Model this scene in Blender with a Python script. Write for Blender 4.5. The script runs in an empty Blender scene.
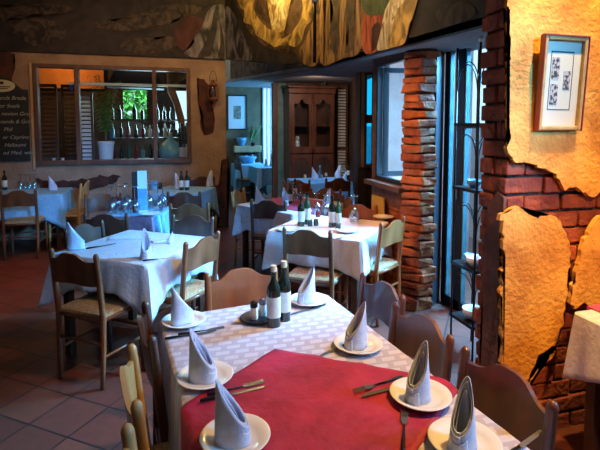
import bpy, bmesh, math, random
from mathutils import Vector, Matrix
R = math.radians; PI = math.pi
random.seed(7)
SC = bpy.context.scene; COL = SC.collection

# ---------------------------------------------------------------- camera
F = 470.0; PX, PY = 300.0, 159.0; H = 1.65; YAW, PITCH = R(16), R(4.16)
fw = Vector((math.sin(YAW)*math.cos(PITCH), math.cos(YAW)*math.cos(PITCH), -math.sin(PITCH)))
rt = Vector((math.cos(YAW), -math.sin(YAW), 0)); up = rt.cross(fw)
EYE = Vector((0, 0, H))
cd = bpy.data.cameras.new('camera'); cam = bpy.data.objects.new('camera', cd); COL.objects.link(cam)
cd.sensor_width = 36; cd.lens = F*36/600; cd.shift_y = -(225-PY)/600; cd.clip_start = .05
cam.matrix_world = Matrix(((rt.x, up.x, -fw.x, 0), (rt.y, up.y, -fw.y, 0), (rt.z, up.z, -fw.z, H), (0, 0, 0, 1)))
SC.camera = cam
SC.view_settings.view_transform = 'Standard'; SC.view_settings.look = 'None'
SC.view_settings.exposure = 0.5; SC.view_settings.gamma = 1

# ---------------------------------------------------------------- world and lights
w = bpy.data.worlds.new('sky'); SC.world = w; w.use_nodes = True
bg = w.node_tree.nodes['Background']; bg.inputs[0].default_value = (.60, .82, 1, 1); bg.inputs[1].default_value = 1.15

def light(kind, name, loc, to, energy, color, **kw):
    d = bpy.data.lights.new(name, kind); o = bpy.data.objects.new(name, d); COL.objects.link(o)
    o.location = loc; o.rotation_euler = (Vector(to)-Vector(loc)).to_track_quat('-Z', 'Y').to_euler()
    d.energy = energy; d.color = color
    for k, v in kw.items(): setattr(d, k, v)
    return o
BLUE = (.16, .52, 1); WARM = (1, .55, .22)
light('SUN', 'daylight', (8, 2.6, 6), (0, 3.4, 0), 2.2, (.75, .86, 1), angle=R(25))
light('AREA', 'front_right_blue_fill', (3.9, -.3, 1.9), (-.4, 4.2, .7), 14, BLUE, shape='RECTANGLE', size=2.4, size_y=1.8)  # unseen blue fill, added; the wall on this side has no window
light('SPOT', 'back_tables_blue_fill', (2.5, -1.8, 3.0), (-.3, 6.4, .4), 2000, (.10, .42, 1), spot_size=R(21), spot_blend=.6, shadow_soft_size=.4)  # added blue fill from behind the camera, aimed at the back tables
light('SPOT', 'front_table_blue_fill', (3.7, .1, 2.6), (.25, 1.45, .75), 380, (.12, .46, 1), spot_size=R(44), spot_blend=.7, shadow_soft_size=.3)  # added blue fill for the long front table, no opening there
light('AREA', 'terrace_daylight', (4.4, 3.2, 2.95), (1.0, 3.4, .6), 330, (.13, .52, 1), shape='RECTANGLE', size=1.7, size_y=1.0, spread=R(75))
light('AREA', 'garden_daylight', (-.5, 10.3, 3.7), (-.5, 10.9, 1.9), 160, (.9, 1, .8), size=1.2)
light('AREA', 'rear_window_light', (3.5, 10.4, 1.7), (1.4, 10.0, 1.0), 120, (.14, .52, 1), size=1.2)
light('SPOT', 'cabinet_table_blue_fill', (2.5, 6.5, 2.3), (2.35, 7.2, .75), 60, (.18, .52, 1), spot_size=R(90), spot_blend=.8, shadow_soft_size=0)  # added blue fill for the cabinet table, without a visible body
light('SPOT', 'cabinet_warm_fill', (2.2, 6.9, 2.3), (2.9, 8.6, 1.5), 42, (1, .68, .5), spot_size=R(120), spot_blend=.9, shadow_soft_size=0)  # added warm fill to brighten the cabinet and shutter, itself unseen
light('AREA', 'garden_window_light', (-.2, 9.45, 1.9), (-.6, 7.8, 1.2), 22, (.6, .95, 1), size=.8)
light('SPOT', 'picture_spot', (1.98, 1.34, 3.5), (1.95, 1.85, 1.7), 340, (1, .56, .15), spot_size=R(90), spot_blend=.6, shadow_soft_size=.03)
light('SPOT', 'pier_spot', (1.1, -.3, 3.2), (1.9, 2.0, .45), 300, (1, .46, .14), spot_size=R(38), spot_blend=.7, shadow_soft_size=.1)
light('SPOT', 'side_floor_spot', (1.2, 3.6, 3.6), (1.25, 3.2, 0), 130, (1, .34, .10), spot_size=R(62), spot_blend=.8, shadow_soft_size=.1)
light('SPOT', 'brick_pier_spot', (-.3, 3.3, 3.0), (2.05, 3.6, 1.2), 150, (1, .45, .18), spot_size=R(46), spot_blend=.8, shadow_soft_size=.05)
light('SPOT', 'left_floor_spot', (-1.9, 4.4, 3.6), (-1.9, 5.3, 0), 190, (1, .40, .2), spot_size=R(42), spot_blend=.9, shadow_soft_size=.1)
light('SPOT', 'wall_spot', (-.6, 4.6, 3.6), (-.4, 7.5, 1.6), 95, (1, .58, .36), spot_size=R(100), spot_blend=.9, shadow_soft_size=.15)
light('POINT', 'mural_lamp', (1.35, 6.0, 3.75), (0, 0, 0), 44, (1, .66, .2), shadow_soft_size=.06)
light('SPOT', 'side_mural_spot', (.9, 3.6, 3.4), (1.9, 4.0, 2.7), 45, (1, .66, .35), spot_size=R(110), spot_blend=.9, shadow_soft_size=.1)
light('POINT', 'bar_lamp', (-1.6, 8.9, 2.72), (0, 0, 0), 13, (1, .45, .12), shadow_soft_size=.05)
light('AREA', 'room_lamp', (-.6, 1.0, 3.7), (-.2, 3.4, .5), 6, (1, .66, .5), size=1.2)

# ---------------------------------------------------------------- point helpers (pixel of the photo onto a plane of the place)
def ray(x, y): return fw*F + rt*(x-PX) - up*(y-PY)
def onz(x, y, z): d = ray(x, y); return EYE + d*((z-H)/d.z)
def onx(x, y, X): d = ray(x, y); return EYE + d*(X/d.x)
def ony(x, y, Y): d = ray(x, y); return EYE + d*(Y/d.y)
def onv(x, y, P, Q):
    d = ray(x, y); n = Vector((Q[1]-P[1], P[0]-Q[0], 0)); return EYE + d*(n.dot(Vector((P[0], P[1], 0)))/n.dot(d))

# ---------------------------------------------------------------- materials
def mat(name, c1, c2=None, scale=8, rough=.6, bump=0, bscale=None, metal=0, coat=0, stretch=(1, 1, 1), lo=.35, hi=.65, emit=0, trans=0, kind='noise', dist=0, detail=5):
    m = bpy.data.materials.new(name); m.use_nodes = True; nt = m.node_tree; N = nt.nodes; L = nt.links
    b = N['Principled BSDF']; b.inputs['Roughness'].default_value = rough; b.inputs['Metallic'].default_value = metal
    b.inputs['Base Color'].default_value = (*c1, 1); b.inputs['Coat Weight'].default_value = coat
    b.inputs['Transmission Weight'].default_value = trans
    if emit: b.inputs['Emission Color'].default_value = (*c1, 1); b.inputs['Emission Strength'].default_value = emit
    tc = N.new('ShaderNodeTexCoord'); mp = N.new('ShaderNodeMapping'); L.new(tc.outputs['Object'], mp.inputs[0]); mp.inputs['Scale'].default_value = stretch
    if c2 is not None:
        if kind == 'noise':
            t = N.new('ShaderNodeTexNoise'); t.inputs['Scale'].default_value = scale; t.inputs['Detail'].default_value = detail; t.inputs['Distortion'].default_value = dist
        else:
            t = N.new('ShaderNodeTexWave'); t.inputs['Scale'].default_value = scale; t.inputs['Distortion'].default_value = dist; t.inputs['Detail'].default_value = 3
        L.new(mp.outputs[0], t.inputs['Vector'])
        r = N.new('ShaderNodeValToRGB'); r.color_ramp.elements[0].position = lo; r.color_ramp.elements[1].position = hi
        r.color_ramp.elements[0].color = (*c1, 1); r.color_ramp.elements[1].color = (*c2, 1)
        L.new(t.outputs[0], r.inputs[0]); L.new(r.outputs[0], b.inputs['Base Color'])
    if bump:
        t2 = N.new('ShaderNodeTexNoise'); t2.inputs['Scale'].default_value = bscale or scale*3; t2.inputs['Detail'].default_value = 6
        L.new(mp.outputs[0], t2.inputs['Vector'])
        bm_ = N.new('ShaderNodeBump'); bm_.inputs['Strength'].default_value = bump; bm_.inputs['Distance'].default_value = .02
        L.new(t2.outputs[0], bm_.inputs['Height']); L.new(bm_.outputs[0], b.inputs['Normal'])
    return m
def thin_glass(name, tint, gloss=.08):
    m = bpy.data.materials.new(name); m.use_nodes = True; nt = m.node_tree; N = nt.nodes; L = nt.links
    N.remove(N['Principled BSDF']); tr = N.new('ShaderNodeBsdfTransparent'); tr.inputs[0].default_value = (*tint, 1)
    gl = N.new('ShaderNodeBsdfGlossy'); gl.inputs['Roughness'].default_value = .12; mx = N.new('ShaderNodeMixShader'); mx.inputs[0].default_value = gloss
    L.new(tr.outputs[0], mx.inputs[1]); L.new(gl.outputs[0], mx.inputs[2]); L.new(mx.outputs[0], N['Material Output'].inputs[0])
    return m
def floor_mat():
    m = bpy.data.materials.new('terracotta tiles'); m.use_nodes = True; nt = m.node_tree; N = nt.nodes; L = nt.links; b = N['Principled BSDF']
    tc = N.new('ShaderNodeTexCoord'); mp = N.new('ShaderNodeMapping'); mp.inputs['Rotation'].default_value = (0, 0, R(38)); L.new(tc.outputs['Object'], mp.inputs[0])
    br = N.new('ShaderNodeTexBrick'); br.offset = 0; br.inputs['Scale'].default_value = 1; br.inputs['Brick Width'].default_value = .29; br.inputs['Row Height'].default_value = .29
    br.inputs['Mortar Size'].default_value = .006; br.inputs['Color1'].default_value = (.19, .052, .028, 1); br.inputs['Color2'].default_value = (.125, .034, .021, 1); br.inputs['Mortar'].default_value = (.018, .012, .012, 1)
    L.new(mp.outputs[0], br.inputs[0]); ns = N.new('ShaderNodeTexNoise'); ns.inputs['Scale'].default_value = 14; L.new(mp.outputs[0], ns.inputs['Vector'])
    mx = N.new('ShaderNodeMixRGB'); mx.blend_type = 'MULTIPLY'; mx.inputs[0].default_value = .5; L.new(br.outputs[0], mx.inputs[1]); L.new(ns.outputs[0], mx.inputs[2])
    L.new(mx.outputs[0], b.inputs['Base Color']); b.inputs['Roughness'].default_value = .5
    bp = N.new('ShaderNodeBump'); bp.inputs['Strength'].default_value = .3; bp.inputs['Distance'].default_value = .006; bp.invert = True
    L.new(br.outputs['Fac'], bp.inputs['Height']); L.new(bp.outputs[0], b.inputs['Normal'])
    return m
def damask():
    m = bpy.data.materials.new('white damask cloth'); m.use_nodes = True; nt = m.node_tree; N = nt.nodes; L = nt.links; b = N['Principled BSDF']
    tc = N.new('ShaderNodeTexCoord'); mp = N.new('ShaderNodeMapping'); L.new(tc.outputs['Object'], mp.inputs[0]); mp.inputs['Rotation'].default_value = (0, 0, R(12)); mp.inputs['Scale'].default_value = (.6, 1, 1)
    br = N.new('ShaderNodeTexBrick'); br.offset = .5; br.inputs['Scale'].default_value = 1; br.inputs['Brick Width'].default_value = .047; br.inputs['Row Height'].default_value = .042
    br.inputs['Mortar Size'].default_value = .0085; br.inputs['Mortar Smooth'].default_value = .25
    br.inputs['Color1'].default_value = (.55, .52, .59, 1); br.inputs['Color2'].default_value = (.52, .49, .56, 1); br.inputs['Mortar'].default_value = (.40, .365, .43, 1)
    L.new(mp.outputs[0], br.inputs[0]); L.new(br.outputs[0], b.inputs['Base Color']); b.inputs['Roughness'].default_value = .7
    ns = N.new('ShaderNodeTexNoise'); ns.inputs['Scale'].default_value = 60; bp = N.new('ShaderNodeBump'); bp.inputs['Strength'].default_value = .25; bp.inputs['Distance'].default_value = .004
    L.new(tc.outputs['Object'], ns.inputs['Vector']); L.new(ns.outputs[0], bp.inputs['Height']); L.new(bp.outputs[0], b.inputs['Normal'])
    return m
M = dict(
    floor=floor_mat(), damask=damask(),
    wood=mat('brown chair wood', (.11, .036, .014), (.25, .09, .034), 9, .32, coat=.35, stretch=(1, 1, .25), bump=.08),
    woodred=mat('dark red chair wood', (.06, .022, .014), (.15, .055, .032), 9, .3, coat=.4, stretch=(1, 1, .25)),
    wooddark=mat('dark chair wood', (.045, .017, .01), (.10, .038, .02), 9, .35, coat=.3, stretch=(1, 1, .25)),
    woodorange=mat('orange chair wood', (.22, .065, .018), (.38, .125, .036), 9, .32, coat=.35, stretch=(1, 1, .25)),
    woodpale=mat('honey chair wood', (.50, .28, .09), (.66, .40, .15), 9, .32, coat=.35, stretch=(1, 1, .25)),
    rush=mat('woven rush seat', (.30, .19, .09), (.50, .36, .18), 60, .8, bump=.6, bscale=90),
    tabwood=mat('table wood', (.03, .014, .008), (.07, .03, .015), 8, .5),
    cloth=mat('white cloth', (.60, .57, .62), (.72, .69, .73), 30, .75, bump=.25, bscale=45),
    palecloth=mat('white cloth with faint daylight tint', (.46, .54, .64), (.54, .61, .70), 30, .75, bump=.25, bscale=45),  # faint blue daylight mixed into the white of the cloth
    blue=mat('white cloth with blue daylight tint', (.20, .44, .64), (.27, .52, .72), 30, .75, bump=.25, bscale=45),  # blue daylight on white cloth, put into its base colour
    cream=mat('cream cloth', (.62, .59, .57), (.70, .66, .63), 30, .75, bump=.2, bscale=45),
    mauve=mat('cloth in mauve shade', (.20, .11, .17), (.27, .16, .22), 30, .75, bump=.2, bscale=45),  # dim shade on the small table's drape, put into its colour
    red=mat('crimson cloth', (.27, .005, .036), (.42, .014, .062), 7, .62, bump=.35, bscale=25),
    pink=mat('pink cloth', (.50, .06, .17), (.60, .10, .24), 9, .7, bump=.2),
    napkin=mat('linen napkin with blue daylight tint', (.50, .58, .74), (.60, .67, .82), 40, .7, bump=.15, bscale=120),  # neutral linen whose colour already holds the blue daylight
    china=mat('white china', (.78, .75, .70), rough=.15, coat=.5),
    steel=mat('cutlery steel', (.22, .22, .24), rough=.25, metal=.6),
    bottle=mat('dark bottle glass', (.012, .02, .012), rough=.06, coat=.8),
    green=mat('green bottle glass', (.02, .10, .05), rough=.06, coat=.8),
    paper=mat('cream label paper', (.62, .66, .62), (.75, .76, .68), 50, .6),
    cork=mat('cork', (.62, .47, .26), (.75, .6, .38), 60, .8),
    glass=thin_glass('clear glass', (.78, .86, .92), .42),
    pane=thin_glass('window glass', (.88, .94, .97), .03),
    cyan=thin_glass('cyan window glass', (.10, .66, .84), .03),
    teal=mat('teal demijohn glass', (.10, .30, .30), (.22, .48, .44), 6, .1, coat=.8),
    brick=mat('orange red brick', (.26, .05, .015), (.52, .15, .04), 7, .8, bump=.9, bscale=30),
    brickdark=mat('dark red brick', (.16, .03, .016), (.36, .085, .035), 6, .85, bump=.9, bscale=28),
    mortar=mat('dark mortar', (.045, .028, .022), (.12, .07, .05), 20, .95, bump=.8),
    ochre=mat('ochre plaster', (.46, .18, .022), (.86, .46, .085), 5.5, .8, bump=.55, bscale=40, lo=.3, hi=.7),
    mud=mat('brown mud plaster', (.11, .045, .03), (.19, .08, .05), 9, .9, bump=.7, bscale=20),
    tan=mat('tan plaster', (.23, .145, .09), (.40, .27, .17), 3.2, .85, bump=.7, bscale=26, lo=.3, hi=.7),
    patch=mat('exposed brown mud', (.04, .014, .01), (.09, .03, .02), 9, .95, bump=.8, bscale=24),
    darkwood=mat('dark panel wood', (.035, .017, .010), (.075, .036, .02), 6, .5, stretch=(1, 1, .2)),
    cabwood=mat('carved cabinet wood', (.065, .022, .012), (.14, .05, .024), 6, .38, coat=.3, stretch=(1, 1, .3)),
    framewood=mat('window frame wood', (.07, .032, .018), (.14, .065, .035), 8, .5, stretch=(1, 1, .3)),
    palewood=mat('pale bare wood', (.40, .26, .13), (.52, .35, .19), 8, .6, stretch=(1, 1, .3)),
    black=mat('black painted iron', (.012, .012, .014), rough=.4, metal=.6),
    blackframe=mat('black frame paint', (.012, .013, .018), rough=.4),
    white=mat('white paint', (.72, .76, .78), rough=.5),
    bluepaint=mat('blue green paint', (.06, .17, .20), (.10, .25, .28), 6, .5),
    pinkwall=mat('pink outside plaster', (.85, .40, .30), (.92, .50, .40), 4, .85, bump=.4),
    greywall=mat('pale outside masonry', (.48, .52, .60), (.66, .70, .76), 5, .85),
    ceiling=mat('grey ceiling board', (.20, .19, .20), (.27, .26, .26), 5, .8),
    leaf=mat('palm leaf', (.05, .12, .02), (.13, .22, .05), 12, .6),
    garden=mat('garden leaves', (.03, .22, .04), (.12, .55, .12), 8, .6),
    ceramic=mat('blue ceramic', (.10, .30, .50), (.16, .42, .62), 8, .25, coat=.5),
    gold=mat('gilt frame', (.42, .24, .06), (.55, .34, .10), 20, .4, metal=.1),
    redwood=mat('red frame edge', (.30, .03, .015), rough=.35, coat=.4),
    matboard=mat('cream mount board', (.55, .55, .38), rough=.8),
    inkpic=mat('grey print', (.04, .04, .035), (.42, .40, .33), 60, .8, lo=.45, hi=.55),
    board=mat('blackboard', (.008, .012, .012), (.018, .024, .024), 5, .7),
    chalk=mat('chalk', (.36, .40, .37), rough=.9),
    rust=mat('rusty lantern metal', (.13, .03, .02), (.22, .06, .03), 20, .6, metal=.4),
    wine=mat('dark red glass', (.18, .005, .02), rough=.1, coat=.8),
    yellow=mat('mustard board', (.60, .36, .05), rough=.6),
    gravel=mat('terrace paving', (.28, .22, .22), (.38, .31, .30), 9, .9),
    purple=mat('purple flower', (.16, .12, .50), rough=.7),
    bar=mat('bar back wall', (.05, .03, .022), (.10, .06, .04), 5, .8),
    barorange=mat('orange bar wall', (.62, .22, .06), (.72, .28, .08), 6, .8),
    barblue=mat('blue valance cloth', (.02, .035, .06), rough=.8),
    # mural paint
    m_dark=mat('mural dark umber', (.008, .007, .006), (.035, .024, .018), 2.6, .75, dist=2.2),
    m_tan=mat('mural dusky tan', (.012, .009, .007), (.085, .055, .035), 5, .75, dist=2.5, lo=.4, hi=.66, detail=7),
    m_grey=mat('mural grey drapery', (.012, .011, .013), (.24, .215, .215), 2.6, .75, dist=1.6, lo=.38, hi=.66, stretch=(2.2, 2.2, .9), detail=7),
    m_red=mat('mural maroon cloth', (.03, .006, .005), (.09, .02, .014), 3, .75, dist=2),
    m_gold=mat('mural golden drapery', (.13, .07, .015), (.78, .50, .12), 3.0, .7, dist=2.4, lo=.36, hi=.68, stretch=(1.5, 1.5, 1), detail=7),
    m_brown=mat('mural brown cloth', (.02, .011, .006), (.17, .09, .035), 3.4, .75, dist=1.8, lo=.38, hi=.7, detail=7),
    m_ochre=mat('mural ochre drapery', (.05, .022, .008), (.52, .27, .08), 3.4, .75, dist=1.5, lo=.38, hi=.64, stretch=(2.6, 2.6, .6), detail=8),
    m_scarlet=mat('mural scarlet drapery', (.14, .012, .006), (.60, .12, .035), 4, .75, dist=1.2, lo=.36, hi=.66, stretch=(2.6, 2.6, .7), detail=7),
    m_cream=mat('mural cream figure', (.22, .13, .04), (.80, .66, .34), 4.5, .75, dist=2.2, lo=.36, hi=.62, stretch=(2, 2, .9), detail=7),
    m_green=mat('mural green ground', (.02, .035, .012), (.07, .10, .03), 5, .75, dist=2),
)

# ---------------------------------------------------------------- mesh helpers
def obj(name, bm, m, parent=None, smooth=False, bevel=0):
    me = bpy.data.meshes.new(name); bmesh.ops.recalc_face_normals(bm, faces=bm.faces); bm.to_mesh(me); bm.free()
    if m is not None: me.materials.append(M[m] if isinstance(m, str) else m)
    if smooth:
        for p in me.polygons: p.use_smooth = True
    o = bpy.data.objects.new(name, me); COL.objects.link(o); o.parent = parent
    if smooth == 'auto':
        try: me.set_sharp_from_angle(angle=R(40))
        except Exception: pass
    if bevel:
        b = o.modifiers.new('bevel', 'BEVEL'); b.width = bevel; b.segments = 2; b.limit_method = 'ANGLE'
    return o
def NB(): return bmesh.new()
def box(bm, a, b, rot=0, c=None, jit=0):
    vs = []
    for z in (a[2], b[2]):
        for x, y in ((a[0], a[1]), (b[0], a[1]), (b[0], b[1]), (a[0], b[1])):
            v = Vector((x, y, z))
            if jit: v += Vector((random.uniform(-jit, jit), random.uniform(-jit, jit), random.uniform(-jit, jit)))
            if rot: v = Matrix.Rotation(rot, 3, 'Z') @ v
            if c is not None: v += Vector(c)
            vs.append(bm.verts.new(v))
    for f in ((3, 2, 1, 0), (4, 5, 6, 7), (0, 1, 5, 4), (1, 2, 6, 5), (2, 3, 7, 6), (3, 0, 4, 7)): bm.faces.new([vs[i] for i in f])
def obox(bm, P, U, N_, u0, u1, n0, n1, z0, z1, jit=0):
    U = Vector(U); N_ = Vector(N_); P = Vector(P); vs = []
    for z in (z0, z1):
        for u, n in ((u0, n0), (u1, n0), (u1, n1), (u0, n1)):
            v = P + U*u + N_*n + Vector((0, 0, z))
            if jit: v += Vector([random.uniform(-jit, jit) for _ in range(3)])
            vs.append(bm.verts.new(v))
    for f in ((3, 2, 1, 0), (4, 5, 6, 7), (0, 1, 5, 4), (1, 2, 6, 5), (2, 3, 7, 6), (3, 0, 4, 7)): bm.faces.new([vs[i] for i in f])
def tube(bm, pts, rad, n=10):
    pts = [Vector(p) for p in pts]; rad = rad if isinstance(rad, (list, tuple)) else [rad]*len(pts); rings = []
    for i, p in enumerate(pts):
        d = (pts[min(i+1, len(pts)-1)]-pts[max(i-1, 0)]).normalized()
        a = d.cross(Vector((0, 0, 1))) if abs(d.z) < .9 else d.cross(Vector((1, 0, 0))); a.normalize(); b = d.cross(a)
        rings.append([bm.verts.new(p+(a*math.cos(2*PI*k/n)+b*math.sin(2*PI*k/n))*rad[i]) for k in range(n)])
    for r0, r1 in zip(rings, rings[1:]):
        for k in range(n): bm.faces.new((r0[k], r0[(k+1) % n], r1[(k+1) % n], r1[k]))
    bm.faces.new(rings[0]); bm.faces.new(list(reversed(rings[-1])))
def lathe(bm, prof, n=20, c=(0, 0, 0)):
    c = Vector(c); rings = []
    for r, z in prof:
        rings.append([bm.verts.new(c+Vector((max(r, 1e-4)*math.cos(2*PI*k/n), max(r, 1e-4)*math.sin(2*PI*k/n), z))) for k in range(n)])
    for r0, r1 in zip(rings, rings[1:]):
        for k in range(n): bm.faces.new((r0[k], r0[(k+1) % n], r1[(k+1) % n], r1[k]))
def slab(bm, pts, thick):
    """closed outline of 3-D points, extruded by the vector thick"""
    vs = [bm.verts.new(p) for p in pts]; vt = [bm.verts.new(Vector(p)+Vector(thick)) for p in pts]
    f1 = bm.faces.new(vs); f2 = bm.faces.new(list(reversed(vt))); n = len(vs)
    for i in range(n): bm.faces.new((vs[i], vt[i], vt[(i+1) % n], vs[(i+1) % n]))
    bmesh.ops.triangulate(bm, faces=[f1, f2])
def ragged(pts, amp, step=.03, keep=()):
    """roughen an outline of (u, z) points"""
    out = []
    for i, p in enumerate(pts):
        q = pts[(i+1) % len(pts)]; d = math.dist(p, q); k = max(1, int(d/step)) if i not in keep else 1
        for j in range(k):
            t = j/k; a = amp if j and i not in keep else (amp*.4 if i not in keep else 0)
            out.append((p[0]+(q[0]-p[0])*t+random.uniform(-a, a), p[1]+(q[1]-p[1])*t+random.uniform(-a, a)))
    return out
def tag(o, label=None, cat=None, group=None, kind=None):
    if label: o['label'] = label
    if cat: o['category'] = cat
    if group: o['group'] = group
    if kind: o['kind'] = kind
    return o
def empty(name, loc=(0, 0, 0), rz=0):
    o = bpy.data.objects.new(name, None); COL.objects.link(o); o.location = loc; o.rotation_euler = (0, 0, rz); o.empty_display_size = .1; return o
def copy_tree(o, parent=None):
    c = o.copy(); COL.objects.link(c); c.parent = parent
    for ch in [x for x in o.children]: copy_tree(ch, c)
    return c
USED = set()
def put(proto, loc, rz=0, label=None, group=None, s=1):
    o = proto if proto.name not in USED else copy_tree(proto)
    USED.add(o.name); o.location = loc; o.rotation_euler = (0, 0, rz); o.scale = (s, s, s)
    if label: o['label'] = label
    if group: o['group'] = group
    return o
def swap(root, m, names=None):
    """give a copied thing its own wood"""
    for ch in root.children:
        if names is None or ch.name.split('.')[0] in names:
            ch.data = ch.data.copy(); ch.data.materials[0] = M[m]
def struct(name, bm, m, parent=None, **k):
    o = obj(name, bm, m, parent, **k)
    if parent is None: o['kind'] = 'structure'
    return o

# ================================================================ the room
bm = NB(); box(bm, (-4.2, -2.5, -.1), (4.3, 11.7, 0)); struct('floor', bm, 'floor')
bm = NB(); box(bm, (2.6, -3, -.25), (12, 16, -.12)); box(bm, (-4.2, 11.8, -.25), (2.6, 16, -.12)); struct('ground_terrace', bm, 'gravel')
bm = NB(); box(bm, (-4.2, -2.5, 3.9), (4.3, 7.7, 4.0)); struct('ceiling', bm, 'ceiling')
bm = NB(); box(bm, (-4.3, -2.5, 0), (-4.2, 9.8, 4)); struct('wall_left', bm, 'tan')
bm = NB(); box(bm, (-4.3, -2.6, 0), (4.3, -2.5, 4)); struct('wall_rear', bm, 'mud')
bm = NB(); box(bm, (4.2, -2.5, 0), (4.3, 1.98, 4)); struct('wall_front_right', bm, 'mud')
# back wall with the bar window
WX0, WX1, WZ0, WZ1 = -1.78, .385, 1.06, 2.515
bm = NB()
box(bm, (-4.2, 7.5, 0), (WX0, 7.62, 2.67)); box(bm, (WX1, 7.5, 0), (.93, 7.62, 2.67)); box(bm, (WX0, 7.5, 0), (WX1, 7.62, WZ0)); box(bm, (WX0, 7.5, WZ1), (WX1, 7.62, 2.67))
wall_back = struct('wall_back', bm, 'tan')
def patch(name, pxs, Y, m, parent, amp=.02, t=.012):
    pts = ragged([(p.x, p.z) for p in [ony(a, b, Y) for a, b in pxs]], amp, .05)
    bm = NB(); slab(bm, [Vector((u, Y-t, z)) for u, z in pts], (0, t, 0)); return obj(name, bm, m, parent)
patch('bare_patch', [(197, 77), (204, 79), (210, 86), (212, 108), (215, 120), (213, 132), (204, 135), (200, 125), (202, 112), (198, 98)], 7.5, 'patch', wall_back)
patch('bare_patch', [(0, 50), (15, 54), (16, 68), (12, 82), (6, 84), (-12, 80), (-12, 50)], 7.5, 'patch', wall_back)
patch('bare_patch', [(36, 178), (60, 181), (85, 179), (100, 175), (121, 176), (117, 182), (104, 187), (90, 190), (70, 188), (40, 188)], 7.5, 'patch', wall_back)
patch('bare_patch', [(222, 160), (228, 157), (228.5, 232), (217, 232), (220, 205), (208, 200), (206, 192), (220, 182)], 7.5, 'patch', wall_back)
# bar window frame
bm = NB(); f = .055
box(bm, (WX0, 7.46, WZ0), (WX0+f, 7.6, WZ1)); box(bm, (WX1-f, 7.46, WZ0), (WX1, 7.6, WZ1)); box(bm, (WX0, 7.461, WZ1-f), (WX1, 7.6, WZ1)); box(bm, (WX0, 7.461, WZ0), (WX1, 7.6, WZ0+.07))
for px in (78, 155):
    x = ony(px, 120, 7.5).x; box(bm, (x-.03, 7.462, WZ0), (x+.03, 7.59, WZ1))
w1 = struct('window_1', bm, 'framewood', bevel=.006)
bm = NB(); box(bm, (WX0-.035, 7.452, WZ0-.04), (WX0-.004, 7.5, WZ1)); obj('frame_edge', bm, 'palewood', w1)
bm = NB(); box(bm, (WX0+f, 7.54, WZ0+.07), (WX1-f, 7.546, WZ1-f)); obj('pane', bm, 'pane', w1)
# partition and far room
bm = NB(); box(bm, (.81, 7.62, 0), (.93, 11.6, 3.9)); struct('wall_partition', bm, 'tan')
bm = NB(); box(bm, (.93, 11.5, 0), (2.33, 11.6, 3.9)); box(bm, (2.66, 11.5, 0), (3.7, 11.6, 3.9)); box(bm, (2.33, 11.5, 0), (2.66, 11.6, .55)); box(bm, (2.33, 11.5, 2.6), (2.66, 11.6, 3.9)); struct('wall_far', bm, mat('olive plaster', (.14, .10, .055), (.20, .15, .085), 4, .8))
bm = NB()
for x in (2.33, 2.43, 2.53, 2.635): box(bm, (x, 11.46, .55), (x+.03, 11.56, 2.6))
box(bm, (2.33, 11.461, .55), (2.66, 11.56, .6)); box(bm, (2.33, 11.461, 2.55), (2.66, 11.56, 2.6)); box(bm, (2.44, 11.465, 1.6), (2.64, 11.555, 1.64))
w4 = struct('window_4', bm, 'white')
bm = NB(); box(bm, (2.34, 11.52, .6), (2.65, 11.526, 2.56)); obj('pane', bm, 'pane', w4)
# cross wall behind the cabinet
bm = NB(); box(bm, (2.12, 9.0, 0), (3.66, 9.12, 2.8)); struct('wall_cross', bm, 'darkwood')
bm = NB(); box(bm, (2.10, 8.9, 0), (2.27, 9.0, 2.46)); struct('trim_1', bm, 'bluepaint', bevel=.01)
bm = NB(); box(bm, (2.0, 8.88, 0), (2.10, 9.0, 2.46)); struct('trim_2', bm, 'framewood', bevel=.01)
bm = NB(); box(bm, (3.6, 9.12, 0), (3.7, 11.6, 3)); struct('wall_east', bm, 'darkwood')

# low ceiling over the back, gently sloping
def cz(y): return 2.26+.033*(y-2.4)
def ceil_poly(bm, pts, t=.05):
    slab(bm, [Vector((x, y, cz(y))) for x, y in pts], (0, 0, t))
bm = NB(); ceil_poly(bm, [(1.9, 2.17), (2.62, 2.17), (2.62, 3.8), (2.35, 4.6), (3.05, 6.25), (3.75, 9.0), (3.75, 11.6), (.9, 11.6), (1.25, 9.3), (1.9, 5.75)]); struct('ceiling_low', bm, 'ceiling')
# bulkheads that carry the mural
bm = NB()
K = Vector((1.9, 5.75, 2.37)); W = Vector((.93, 7.5, 2.67))
def quad(bm, a, b, c, d, t): slab(bm, [Vector(a), Vector(b), Vector(c), Vector(d)], t)
quad(bm, (-4.2, 7.47, 2.67), (.93, 7.47, 2.67), (.93, 7.47, 3.9), (-4.2, 7.47, 3.9), (0, .1, 0))
quad(bm, (.93, 7.47, 2.67), K, (1.9, 5.75, 3.9), (.93, 7.47, 3.9), (.06, .05, 0))
quad(bm, K, (1.9, 2.12, cz(2.12)), (1.9, 2.12, 3.9), (1.9, 5.75, 3.9), (.06, 0, 0))
mural = struct('wall_mural', bm, 'm_dark')
bm = NB(); quad(bm, (1.9, 5.85, cz(5.8)), (1.25, 9.3, cz(9.3)), (1.25, 9.3, 3.0), (1.9, 5.85, 3.0), (.05, 0, 0)); struct('wall_bulkhead', bm, 'm_brown')
ends = {'A': ((-4.2, 7.468), (.93, 7.468)), 'B': ((.93, 7.468), (1.9, 5.748)), 'C': ((1.898, 5.75), (1.898, 2.1))}
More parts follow.
